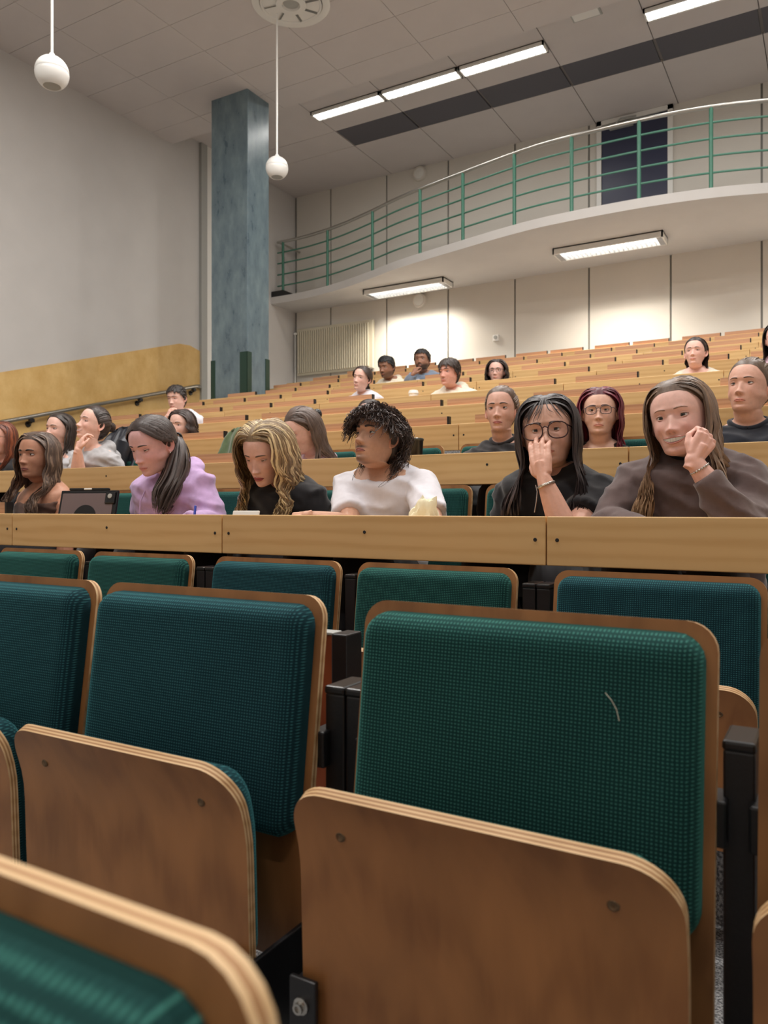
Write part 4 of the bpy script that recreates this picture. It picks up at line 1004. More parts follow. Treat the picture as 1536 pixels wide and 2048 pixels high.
def face_features(h, root, q):
    skin = np.array(q['skin']); hair = np.array(q.get('browc', np.array(q['hair']) * .8)); lo = q.get('lo', 0)
    op = q.get('eye', 1.0); gx, gz = q.get('gaze', (0, 0)); ez = q.get('eyez', .002); dark = tuple(np.minimum(skin * .12, .05))
    for side in (-1, 1):
        nu, nv = (25, 13) if not lo else (13, 7)
        hw, hu, hl = .0162, .0058 * op, .0042 * (.5 + .5 * op); ex = side * .0312
        base = min(h.surf(ex, ez), h.surf(ex, ez + .004)) - .0028; R = .0125
        m = MB(); m.col = []; up = []; dn = []; v = []
        for i in range(nu):
            u = 2 * i / (nu - 1) - 1; k = max(0, 1 - abs(u) ** 2.2); inn = -side * u            # inn>0 towards the nose
            zu = ez + hu * k ** .8 - .0012 * inn; zl = ez - hl * k ** .85 - .0012 * inn
            for j in range(nv):
                z = zl + (zu - zl) * j / (nv - 1); x = ex + u * hw; r2 = (x - ex) ** 2 + (z - ez) ** 2
                y = base + R - math.sqrt(max(1e-8, R * R - min(r2, R * R * .92))) if r2 < R * R * .92 else base + R
                y = base + min(.009, R - math.sqrt(max(1e-9, R * R - min(r2, R * R * .98))))
                v.append((x, y, z)); d = math.hypot(x - ex - gx, z - ez - gz)
                c = np.array([.56, .52, .50]) * (.82 if z > zu - .0016 else 1)  # shade of the upper lid painted into the eye white
                if d < .0068: c = np.array(q.get('iris', (.05, .03, .02))) * (1.0 if d < .0056 else .5)
                if d < .0029: c = np.array([.004] * 3)
                if abs(u) > .88: c = c * .6 + skin * .35
                m.col.append((*c, 1))
            yy = v[-1][1]; up.append((ex + u * hw * 1.03, yy - .0009, zu + .0003)); yl = v[-nv][1]; dn.append((ex + u * hw * 1.02, yl - .0004, zl - .0004))
        f = [(i * nv + j, i * nv + j + 1, (i + 1) * nv + j + 1, (i + 1) * nv + j) for i in range(nu - 1) for j in range(nv - 1)]
        m.add(h.pose(np.array(v)), f)
        # lids: skin roll above with a lash line, thin roll below
        k0 = len(m.v); tap = np.sin(np.linspace(.10, PI - .10, nu)) ** .5
        lid = np.array(up) + np.array([0, .0006, .0022]); m.tube(h.pose(lid), (.0029 * tap).tolist(), 7); m.col += [(*(skin * .86), 1)] * (len(m.v) - k0)
        k0 = len(m.v); m.tube(h.pose(np.array(up)), (q.get('lash', .00095) * tap).tolist(), 5); m.col += [(*dark, 1)] * (len(m.v) - k0)
        k0 = len(m.v); m.tube(h.pose(np.array(dn) + np.array([0, .0006, -.0010])), (.0016 * tap).tolist(), 6); m.col += [(*(skin * .88), 1)] * (len(m.v) - k0)
        m.build('eye', M_FEAT, root, True, ang=80)
        t = np.linspace(0, 1, 9); bx = side * (.0125 + .036 * t); bz = ez + .0195 + .0055 * np.sin(t * 2.3) - .0035 * t + q.get('brow', 0) * (1 - t) + q.get('browlift', 0)
        v, f = ribbon_on_face(h, bx, bz, (q.get('broww', .0032) * (1 - .75 * t ** 2) * np.minimum(1, .6 + 3 * t)), [.0022] * 9, 4)
        m = MB(); m.add(v, f); m.col = [(*hair, 1)] * len(v); m.build('eyebrow', M_HAIR, root, True, ang=80)
    # mouth
    mw = .0235 * q.get('mouthw', 1) * (1 + .28 * q.get('smile', 0)); sm = q.get('smile', 0); open_ = q.get('open', 0); zc = -.0705 + .002 * sm; lipc = np.array(q.get('lip', skin * np.array([.95, .62, .6])))
    m = MB(); m.col = []; nu = 21; th = q.get('lipth', 1.0)
    def line(u): return zc + (.0085 * sm - .0035 * q.get('frown', 0)) * u * u
    for up in (1, -1):
        v = []; nv = 6
        for i in range(nu):
            u = 2 * i / (nu - 1) - 1; k = max(0, 1 - abs(u) ** 2.1); gap = open_ * (1 - u * u) * .5
            z0 = line(u) + (gap if up > 0 else -gap); T = (.0062 if up > 0 else .0074) * th * k ** .75 * (1 - .2 * math.exp(-(u / .16) ** 2) * (up > 0)) * (1 - .35 * sm) + .0004
            for j in range(nv):
                t = j / (nv - 1); z = z0 + up * T * t; x = u * mw; y = h.surf(x, z) - (.0008 + .0034 * math.sin(min(1, .12 + t) * PI * .88) * k)
                v.append((x, y, z)); c = lipc * (.62 if j == 0 else 1 if j < nv - 1 else .95); m.col.append((*c, 1))
        f = [(i * nv + j, i * nv + j + 1, (i + 1) * nv + j + 1, (i + 1) * nv + j) for i in range(nu - 1) for j in range(nv - 1)]
        m.add(h.pose(np.array(v)), f)
    k0 = len(m.v); pts = []
    if open_ < .001:
        for i in range(nu): u = (2 * i / (nu - 1) - 1) * 1.02; pts.append((u * mw, h.surf(u * mw, line(u)) - .0012 - .0012 * (1 - u * u), line(u)))
        m.tube(h.pose(np.array(pts)), .0009, 5); m.col += [(*(lipc * .25), 1)] * (len(m.v) - k0)
    m.build('mouth', M_FEAT, root, True, ang=80)
    if open_ > .001:
        m = MB(); m.col = []; v = []; nu2, nv = 41, 8
        for i in range(nu2):
            u = (2 * i / (nu2 - 1) - 1) * .95; gap = open_ * (1 - u * u) * .5 + .0012
            for j in range(nv):
                t = 2 * j / (nv - 1) - 1; z = line(u) + gap * t; x = u * mw; y = h.surf(x, z) - .0012; tooth = abs(math.sin(u * 12.5)) ; v.append((x, y + (.0004 if tooth < .25 else 0), z))
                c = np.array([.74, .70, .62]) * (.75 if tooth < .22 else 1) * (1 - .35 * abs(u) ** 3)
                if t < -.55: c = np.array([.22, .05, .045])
                if abs(u) > .9: c = c * .25  # shade in the mouth corners painted onto the teeth
                m.col.append((*c, 1))
        m.add(h.pose(np.array(v)), [(i * nv + j, i * nv + j + 1, (i + 1) * nv + j + 1, (i + 1) * nv + j) for i in range(nu2 - 1) for j in range(nv - 1)])
        m.build('teeth', M_FEAT, root, True, ang=80)
def beard_mask(h, q):
    X, Z = h.V[..., 0], h.V[..., 2]; ax = np.abs(X)
    b = q.get('beard', 0) * sst(-.045, -.075, Z + .35 * np.maximum(0, ax - .03) * -1) * sst(.085, -.03, h.V[..., 1]) * sst(-.15, -.115, Z)
    mu = q.get('moustache', 0) * G(ax - .010, .016) * G(Z + .0575, .0055); ch = q.get('goatee', 0) * G(X, .026) * G(Z + .105, .016)
    return np.clip(b + mu + ch, 0, .92) * (h.fm > 0)
def loft(mb, K, sub, th, post):
    rows, _ = crs(K, sub); V = np.array([ring_xyz(r, th) for r in rows]); n, c = V.shape[:2]; V = post(V); o = len(mb.v)
    mb.v += [tuple(p) for p in V.reshape(-1, 3).tolist()]
    f = [(o + i * c + j, o + i * c + (j + 1) % c, o + (i + 1) * c + (j + 1) % c, o + (i + 1) * c + j) for i in range(n - 1) for j in range(c)]
    f += [tuple(o + j for j in range(c)), tuple(o + (n - 1) * c + j for j in range(c - 1, -1, -1))]
    mb.f += f; mb.m += [0] * len(f)
def person(q):
    """q: px, py, Y (where the middle of the head is), yaw of the body, pose of the head, and looks"""
    rng = np.random.default_rng(q['seed']); k = q.get('scale', 1.0)
    c = at_depth(q['px'], q['py'], q['Y']); W = Matrix.Translation(c) @ Matrix.Rotation(math.radians(q.get('yaw', 0)), 4, 'Z') @ Matrix.Scale(k, 4)
    Wi = W.inverted()
    def L(p): return np.array(Wi @ at_depth(*p)) if len(p) == 3 and p[2] > 1 and abs(p[0]) > 2 else np.array(p)
    h = Head(q); skin = np.array(q['skin']); lo = q.get('lo', 0)
    body = MB(); V = h.posed(); body.v = [tuple(p) for p in V.reshape(-1, 3).tolist()]
    nc = h.nc; body.f = [(i * nc + j, i * nc + (j + 1) % nc, (i + 1) * nc + (j + 1) % nc, (i + 1) * nc + j) for i in range(h.nr - 1) for j in range(nc)]
    body.f += [tuple(range(nc)), tuple((h.nr - 1) * nc + j for j in range(nc - 1, -1, -1))]; body.m = [0] * len(body.f)
    X, Z = h.V[..., 0], h.V[..., 2]; col = np.repeat(np.repeat(skin[None, None], h.nr, 0), nc, 1); bl = .55 * q.get('blush', .5)
    red = bl * (G(np.abs(X) - .042, .024) * G(Z + .028, .022) + .7 * G(X, .012) * G(Z + .038, .012) + .3 * G(X, .02) * G(Z + .1, .014)) * h.fm
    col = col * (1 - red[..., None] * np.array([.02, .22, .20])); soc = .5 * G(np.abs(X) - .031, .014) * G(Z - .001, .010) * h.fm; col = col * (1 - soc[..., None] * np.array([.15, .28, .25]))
    b = beard_mask(h, q)[..., None]; col = col * (1 - b) + np.array(q['hair']) * .9 * b
    nose = .55 * G(np.abs(X) - .0062, .0028) * G(Z + .0475, .0028) * h.fm; col = col * (1 - nose[..., None])  # shade inside the nostrils painted into the skin colour
    body.col = [(*cc, 1) for cc in col.reshape(-1, 3).tolist()]
    if not q.get('noears'):
        for s in (-1, 1): add_ear(h, body, skin, s)
    # arms
    arms = q.get('arms') or [None, None]; hu = q.get('hunch', .035); sh = [np.array([s * h.K[19, 3] * .90, .012 + hu * .85, -.262 + hu + q.get('shrug', 0)]) for s in (-1, 1)]; sh = [h.leanf(p) for p in sh]
    AR = []
    for i, s in enumerate((-1, 1)):
        a = arms[i] or {}
        el = L(a['elbow']) if 'elbow' in a else h.leanf(np.array([s * (h.K[19, 3] + .035), .02, -.50])); wr = L(a['wrist']) if 'wrist' in a else h.leanf(np.array([s * .10, -.20 , -.60]))
        AR.append((sh[i], el, wr, a))
        f = L(a['tip']) - wr if 'tip' in a else (wr - el); pn = np.array(a.get('palm', (0, 0, -1)))
        if lo and 'tip' not in a: continue
        hm = hand_mb(a.get('curl', (25, 30, 20)), a.get('spread', 2), a.get('thumb', 0), q.get('handk', .92))
        M = frame_m(wr, f, pn, s < 0 if not a.get('flip') else s > 0); Q = (np.c_[np.array(hm.v), np.ones(len(hm.v))] @ M.T); hm.v = [tuple(p) for p in Q.tolist()]
        ua = el - sh[i]; hm.tube([sh[i] * np.array([.9, 1, 1]), sh[i] + ua * .15, sh[i] + ua * .6, el], [.040, .050, .044, .038], 12)
        d = (wr - el); hm.tube([el + d * .02, el + d * .3, el + d * .7, wr - d * .06, wr], [.040, .043, .033, .0255, .0228], 12); hm.ball(tuple(wr), .0232, 12, 8)
        co, fs = remeshed(hm, .0034, 4); o = len(body.v); body.v += [tuple(p) for p in co.tolist()]; body.f += [tuple(t + o for t in ff) for ff in fs]; body.m += [0] * len(fs); body.col += [(*(skin * np.array([1, .95, .93])), 1)] * len(co)
    body.v = [tuple(W @ Vector(p)) for p in body.v]
    ctr = W @ Vector((0, 0, 0)); body.v = [(p[0] - ctr.x, p[1] - ctr.y, p[2] - ctr.z) for p in body.v]
    root = body.build('person', M_SKIN, None, True, ang=120); root.location = ctr
    tag(root, q['label'], 'person')
    holder = []
    def fin(m, name, mat, ang=80, parent=None):
        if not m.v: return None
        m.v = [tuple(W @ Vector(p) - ctr) for p in m.v]; return m.build(name, mat, parent or root, True, ang=ang)
    # features are built in head space, so bake the placement into them as well
    n0 = set(o.name for o in root.children); face_features(h, root, q)
    for o in root.children:
        if o.name not in n0: o.data.transform(Matrix.Translation(-ctr) @ W)
    # hair
    m = MB(); m.col = []; hc = np.array(q['hair'])
    cap(h, m, tuple(hc * .75), q.get('capth', .007), q.get('hl', 0))
    extra = q['style'](h, m, rng, hc) or {}
    hair_o = fin(m, 'hair', M_HAIR)
    for nm, (mm, mt) in extra.items(): fin(mm, nm, mt)
    # garment
    th = np.linspace(0, 2 * PI, 41)[:-1]; K = h.K[[16, 17, 18, 19, 20, 21, 22, 23]].copy(); g_ = q.get('loose', .012); neck = q.get('neckdrop', .0)
    K[:, 3] += g_ * np.array([.15, .5, .9, 1.1, 1.4, 2.0, 2.0, 1.5]); K[:, 4] -= g_ * np.array([.1, .5, .9, 1.1, 1.4, 2, 2, 1.5]); K[:, 5] += g_ * np.array([.3, .6, .9, 1, 1, 1, 1, 1])
    K[0, :3] -= np.array([.020 + neck, .004, .0]); K[0, 3] += q.get('neckwide', .006); K[1, 0] = min(K[1, 0], K[0, 0] - .012)
    m = MB()
    K[1:4, 4] -= .007; K[1:3, 3] += .004
    if q.get('strapless'):
        K = K[3:]; K[0, :3] -= .02; loft(m, K, [3, 3, 2, 2], th, h.leanf)
    else: loft(m, K, [3, 3, 3, 3, 3, 2, 2], th, h.leanf)
    ends = []
    for i, s in enumerate((-1, 1)):
        S_, E_, Wr, a = AR[i]; sl = q.get('sleeve', 1.0) if 'sleeve' not in a else a['sleeve']
        if q.get('strapless'): continue
        R0 = (.056 + .006 * q.get('male', 0)) + g_ * .7
        inner = S_ * np.array([.72, 1, 1]) + np.array([0, 0, .008])
        if sl <= .55:
            e = S_ + (E_ - S_) * (sl * 1.35); m.tube([inner, S_, (S_ + e) / 2, e], [R0 * .86, R0, R0 * .98, R0 * .95], 14); ends.append(e)
        else:
            t = min(1, (sl - .5) * 2); e = E_ + (Wr - E_) * t * .97
            m.tube([inner, S_, S_ + (E_ - S_) * .5, E_, E_ + (e - E_) * .12], [R0 * .86, R0, R0 * .92, R0 * .84, R0 * .8], 14); m.ball(E_, R0 * .84, 12, 8)
            m.tube([E_, E_ + (e - E_) * .3, E_ + (e - E_) * .75, e], [R0 * .84, R0 * .86, R0 * .70, R0 * .58 if not a.get('cuff') else a['cuff']], 14); ends.append(e)
    if q.get('hood'):
        r = q['hood']; pts = []; hy, hz_ = hu * .85, hu
        for a_ in np.linspace(-150, 150, 17):
            t = math.radians(a_ + 180); back = math.cos(math.radians(a_)) ; w_ = .080 + .022 * back; pts.append((math.sin(t) * w_, -math.cos(t) * (.075 + .03 * back) + .012 + hy, -.178 + .012 * back - .028 * (1 - back) - r * .1 + hz_))
        m.tube(h.leanf(np.array(pts)), [r * (.45 + .55 * max(0, math.cos(math.radians(a_) * .75))) for a_ in np.linspace(-150, 150, 17)], 12)
        m.ball(tuple(h.leanf(np.array([0, .125 + hy, -.235 + hz_]))), .085, 14, 10, sc=(1.15, .55, .75))
    co, fs = remeshed(m, .008 if not lo else .018, 3)
    # folds: stretched noise along the limbs and across the chest
    nz = np.array([(1 - 3 * abs(noise.noise(Vector((p[0] * 7 + q['seed'] + p[2] * 5, p[1] * 7, p[2] * 17 + p[0] * 6))))) + .5 * noise.noise(Vector((p[0] * 24, p[1] * 24 + q['seed'], p[2] * 30))) for p in co]) if q.get('folds', 1) else np.zeros(len(co))
    mm = MB(); me = bpy.data.meshes.new('t'); me.from_pydata(co.tolist(), [], fs); me.update(); nn = np.empty(len(co) * 3, np.float32); me.vertices.foreach_get('normal', nn); bpy.data.meshes.remove(me)
    co = co + nn.reshape(-1, 3) * (nz * .0080 * q.get('folds', 1))[:, None]
    mm.v = [tuple(p) for p in co.tolist()]; mm.f = fs; mm.m = [0] * len(fs)
    top_o = fin(mm, q.get('garment', 'sweater'), q['cloth'], 120)
    if q.get('collar'):
        m = MB(); R_ = [ring_xyz(K[0] + np.array([0, 0, 0, .004, -.004, .003, 0, 0]), np.array([t]))[0] for t in np.linspace(0, 2 * PI, 33)]
        m.tube(h.leanf(np.array(R_)), q['collar'], 8, caps=False); fin(m, 'collar', q.get('collarmat', q['cloth']), parent=top_o)
    for nm, fn in (q.get('extras') or {}).items():
        r = fn(h, W, AR, L)
        if r: fin(r[0], nm, r[1])
    # legs: trousers on the seat
    if not lo or q.get('legs'):
        m = MB(); zs = Wi @ Vector((c.x, c.y, floor_z(q['row']) + .47)); zz = max(-.74, min(-.60, zs.z)) if False else zs.z
        hip = h.leanf(np.array([0, .02, zz + .05])); fl = (Wi @ Vector((c.x, c.y, floor_z(q['row']) + .02))).z
        for s in (-1, 1):
            kn = hip + np.array([s * .11, -.40, .04]); ft = np.array([kn[0], kn[1] + .05, fl + .06])
            m.tube([hip + np.array([s * .085, .06, 0]), hip + np.array([s * .09, -.1, .02]), kn, kn + np.array([0, -.02, -.06]), (kn + ft) / 2, ft], [.085, .085, .066, .062, .055, .045], 14)
            m.tube([ft + np.array([0, .05, -.01]), ft + np.array([0, -.05, -.012]), ft + np.array([0, -.14, -.03])], [.04, .042, .03], 12)
        m.ball(tuple(hip + np.array([0, .04, .02])), .15, 16, 10, sc=(1.1, .8, .75)); fin(m, 'trousers', q.get('trousers', M_BLACK_CLOTH))
    return root
# ------------------------------------------------------------------ the audience
def glasses(rx, rz, sq, col, r=.0016, gap=.0095, drop=-.002, clear=False):
    def fn(h, W, AR, L):
        m = MB(); ez = h.q.get('eyez', .002) + drop; cx = gap + rx; yf = min(h.surf(cx, ez + rz * .6), h.surf(gap, ez)) - .0085
        for s in (-1, 1):
            pts = []
            for a in np.linspace(0, 2 * PI, 41):
                c, sn = math.cos(a), math.sin(a); e = 2 / sq; x = s * (cx + rx * math.copysign(abs(c) ** e, c)); z = ez + rz * math.copysign(abs(sn) ** e, sn); pts.append((x, yf + .10 * (abs(x) / .06) ** 2 * .06, z))
            m.tube(h.pose(np.array(pts)), r, 6)
            tp = np.array([(s * (cx + rx - .001), yf + .006, ez + rz * .55), (s * .070, yf + .012, ez + rz * .5), (s * .0795, -.045, ez + rz * .45), (s * .0805, .0, ez + .006), (s * .078, .025, ez - .002)])
            m.tube(h.pose(tp), r, 6)
        m.tube(h.pose(np.array([(-gap - .001, yf, ez + rz * .35), (0, yf - .003, ez + rz * .52), (gap + .001, yf, ez + rz * .35)])), r, 6)
        return m, col
    return fn
def lens(rx, rz, sq, gap=.0095, drop=-.002):
    def fn(h, W, AR, L):
        m = MB(); ez = h.q.get('eyez', .002) + drop; cx = gap + rx; yf = min(h.surf(cx, ez + rz * .6), h.surf(gap, ez)) - .0085
        for s in (-1, 1):
            v = [(s * cx, yf + .003, ez)]
            for a in np.linspace(0, 2 * PI, 29)[:-1]:
                c, sn = math.cos(a), math.sin(a); e = 2 / sq; x = s * (cx + rx * math.copysign(abs(c) ** e, c)); v.append((x, yf + .006 * (abs(x) / .06) ** 2, ez + rz * math.copysign(abs(sn) ** e, sn)))
            m.add(h.pose(np.array(v)), [(0, 1 + i, 1 + (i + 1) % 28) for i in range(28)])
        return m, M_LENS
    return fn
def bracelet(arm, r, beads, mat, t=.06, br=.0038):
    def fn(h, W, AR, L):
        m = MB(); S_, E_, Wr, a = AR[arm]; d = (Wr - E_); n_ = np.linalg.norm(d); d = d / n_; p = Wr - d * t * n_ * 1.0
        u = np.cross(d, [0, 0, 1.]); 
        if np.linalg.norm(u) < .2: u = np.cross(d, [1., 0, 0])
        u /= np.linalg.norm(u); w = np.cross(d, u)
        for i in range(beads):
            a_ = 2 * PI * i / beads; m.ball(tuple(p + (u * math.cos(a_) + w * math.sin(a_) * .85) * r), br, 8, 6)
        return m, mat
    return fn
def band(arm, r, mat, t=.10, tail=True):
    def fn(h, W, AR, L):
        m = MB(); S_, E_, Wr, a = AR[arm]; d = (Wr - E_); n_ = np.linalg.norm(d); d = d / n_; p = Wr - d * t * n_
        u = np.cross(d, [0, 0, 1.])
        if np.linalg.norm(u) < .2: u = np.cross(d, [1., 0, 0])
        u /= np.linalg.norm(u); w = np.cross(d, u)
        for q in range(3):
            pts = [tuple(p + (u * math.cos(a_) + w * math.sin(a_) * .85) * (r + .0012 * math.sin(7 * a_ + q * 2)) + d * (.0025 * math.cos(7 * a_ + q * 2.1))) for a_ in np.linspace(0, 2 * PI, 49)]
            m.tube(pts, .0022, 6)
        if tail:
            e = p + np.array([-.03, -.012, 0]); m.tube([p + np.array([-r, -.008, 0]), e + np.array([.005, 0, -.02]), e + np.array([.002, 0, -.05]), e + np.array([-.004, 0, -.085])], .0017, 5)
        return m, mat
    return fn
def drawstring(sx):
    def fn(h, W, AR, L):
        m = MB(); P_ = np.array([(sx, -.062, -.205), (sx * 1.1, -.098, -.25), (sx * 1.15, -.123, -.32), (sx * 1.2, -.135, -.40)]); m.tube(h.leanf(P_), .0032, 6); return m, h.q['cloth']
    return fn
M_LENS = bpy.data.materials.new('glasses_lens'); M_LENS.use_nodes = True
_b = M_LENS.node_tree.nodes['Principled BSDF']; _b.inputs['Base Color'].default_value = (.97, .97, .98, 1); _b.inputs['Roughness'].default_value = .02; _b.inputs['Transmission Weight'].default_value = 1; _b.inputs['IOR'].default_value = 1.02; _b.inputs['Alpha'].default_value = .25
M_TORT = plain('dark_red_acetate', srgb(56, 26, 28), .2); M_GREYAC = plain('grey_acetate', srgb(92, 74, 76), .25); M_THIN = plain('thin_dark_frame', srgb(50, 44, 44), .3)
M_SILVER = plain('silver', srgb(200, 195, 188), .25, metal=1.0)
M_BLACK_CLOTH = cloth('black_cloth', srgb(34, 33, 36)); M_NAVY_CLOTH = cloth('navy_cloth', srgb(30, 34, 44)); M_LILAC = cloth('lilac_fleece', srgb(196, 164, 208)); M_WHITE_CLOTH = cloth('white_cotton', srgb(226, 222, 228), sc=60, var=.03)
M_BROWN_CLOTH = cloth('brown_grey_fleece', srgb(98, 82, 80)); M_GREY_CLOTH = cloth('grey_fleece', srgb(176, 174, 176)); M_DGREY = cloth('dark_grey_fleece', srgb(120, 118, 120)); M_CREAM = cloth('cream_fleece', srgb(226, 216, 196)); M_PINKC = cloth('pink_cloth', srgb(222, 190, 204)); M_DENIM = cloth('grey_blue_denim', srgb(120, 132, 150)); M_JEANS = cloth('blue_jeans', srgb(70, 84, 110)); M_TAN = cloth('brown_strap_top', srgb(86, 62, 52))
FAIR, FAIRP = srgb(232, 188, 172), srgb(228, 176, 160)
H = dict(dark=srgb(50, 41, 38), brown=srgb(84, 66, 57), black=srgb(34, 29, 30))
def st_p1(h, m, rng, c): hair_long(h, m, rng, c, 700, part=.004, length=.44, wave=.011, wl=.11, vol=.016, opening=60, fwd=.75, light=srgb(132, 108, 90), fl=.25, width=.0044, k2=20)
def st_p2(h, m, rng, c):
    T = hair_tied(h, m, rng, c, (150, 104), 300, part=.010, lift=.008, width=.0062); T = T + np.array([.0, .012, 0])
    pony(h, m, rng, c, T, T + np.array([.062, -.06, -.06]), T + np.array([.040, -.235, -.28]), 200, r=.046, width=.0062, light=srgb(92, 76, 68), fl=.25)
    k = MB(); P_ = np.array([T + np.array([.018 * math.cos(a), .006, .018 * math.sin(a)]) for a in np.linspace(0, 2 * PI, 17)]); k.tube(h.pose(P_), .005, 8)
    e = MB(); e.ball(tuple(h.pose(np.array([.083, .006, -.036]))), .004, 10, 8); return dict(hair_tie=(k, M_BLACKP), earring=(e, M_SILVER))
def st_p3(h, m, rng, c): hair_long(h, m, rng, c, 1100, part=-.012, length=.40, wave=.013, wl=.095, vol=.030, opening=44, fwd=.72, light=srgb(226, 202, 156), fl=.34, width=.0032, k1=11, k2=18)
def st_p4(h, m, rng, c): hair_curly(h, m, rng, c, 2600, ln=.052, lift=.046, r=.0064, turns=3.2, hl=0.0, light=srgb(96, 78, 70), fl=.25, back=1.25, fringe=-.05, width=.0015)
def st_p5(h, m, rng, c):
    hair_long(h, m, rng, c, 760, part=.0, length=.44, wave=.007, wl=.18, vol=.016, opening=56, fwd=.6, width=.0044, k2=18, spreadz=1.2, light=srgb(70, 58, 56), fl=.12)
    n = 26; ph = rng.uniform(-44, 44, n); d0 = scalp_dir(ph * .4, np.full(n, 36.)); d1 = scalp_dir(ph * 1.25, np.full(n, 66.)); d2 = scalp_dir(ph * 1.6 + np.sign(ph) * 8, np.full(n, 84.) + rng.normal(0, 8, n)); P_ = scalp_pt(sph_path([d0, d1, d2], 9), np.full((n, 1), .010) * np.ones(9)[None]); strands(m, h.pose(P_), np.full(n, .0016), np.full(n, .001), hair_cols(rng, c, n))
def st_p6(h, m, rng, c): hair_long(h, m, rng, c, 760, part=-.012, length=.40, wave=.011, wl=.15, vol=.010, opening=62, fwd=.55, light=srgb(140, 112, 90), fl=.25, tipcol=srgb(168, 134, 100), width=.0042, k2=20, spreadz=1.15)
def st_p7(h, m, rng, c): hair_long(h, m, rng, c, 240, part=.0, length=.30, wave=.004, vol=.012, opening=56, fwd=.5, light=srgb(140, 78, 52), fl=.3)
def st_p8(h, m, rng, c): hair_long(h, m, rng, c, 240, part=-.006, length=.36, wave=.004, vol=.009, opening=74, fwd=.5)
def st_p9(h, m, rng, c):
    T = hair_tied(h, m, rng, c, (180, 84), 220); n = 80; a = rng.uniform(0, 6.28, (n, 1)); s = np.linspace(0, 1, 10)[None]; th_ = a + s * 2.6; el_ = rng.uniform(-.9, .9, (n, 1)); P_ = np.stack([.030 * np.cos(th_) * np.cos(el_), .018 + .026 * np.sin(el_) + 0 * s, .030 * np.sin(th_) * np.cos(el_)], -1) + T; strands(m, h.pose(P_), np.full(n, .006), np.full(n, .003), hair_cols(rng, c, n), out=h.pose(T[None])[0])
def st_claw(h, m, rng, c):
    hair_long(h, m, rng, c, 260, part=.0, length=.36, wave=.004, vol=.014, opening=84, fwd=.4); T = hair_tied(h, m, rng, c, (178, 68), 170, lift=.012)
    k = MB(); P_ = h.pose((T + np.array([[0, .02, .0]]))); k.ball(tuple(P_[0]), .026, 14, 10, sc=(1.1, .9, 1.2)); return dict(hair_claw=(k, M_BLACKP))
def st_slick(h, m, rng, c):
    T = hair_tied(h, m, rng, c, (180, 92), 240, lift=.003, light=srgb(150, 126, 108), fl=.2, width=.0045); pony(h, m, rng, c, T, T + np.array([.0, .05, -.06]), T + np.array([-.075, .0, -.20]), 70, r=.022)
def st_red(h, m, rng, c): hair_long(h, m, rng, c, 330, part=.0, length=.27, wave=.008, wl=.12, vol=.017, opening=66, fwd=.55, light=srgb(128, 44, 60), fl=.25)
def st_bun(h, m, rng, c): st_p9(h, m, rng, c)
def st_curlylong(h, m, rng, c): hair_long(h, m, rng, c, 180, part=.0, length=.26, wave=.018, wl=.07, vol=.018, opening=62, fwd=.4, width=.008)
def st_short(h, m, rng, c): hair_short(h, m, rng, c, 420, ln=.022, lift=.35, width=.0055, top=1.6)
def st_medium(h, m, rng, c): hair_short(h, m, rng, c, 420, ln=.034, lift=.26, fringe=35, width=.0065, top=1.6, hl=.004)
def st_low(h, m, rng, c):
    T = hair_tied(h, m, rng, c, (180, 104), 160, part=.0, lift=.006, width=.007); pony(h, m, rng, c, T, T + np.array([.0, .04, -.06]), T + np.array([.0, .03, -.2]), 40, r=.02)
def st_p23(h, m, rng, c):
    hair_tied(h, m, rng, c, (180, 70), 140, width=.007); hair_long(h, m, rng, c, 150, part=.0, length=.30, wave=.01, vol=.004, opening=118, back_only=True, fwd=0, width=.008)
BASE = dict(eye=.82, hunch=.035, skin=FAIR, hair=H['dark'], cloth=M_BLACK_CLOTH, yaw=0, pose=(0, 0, 0))
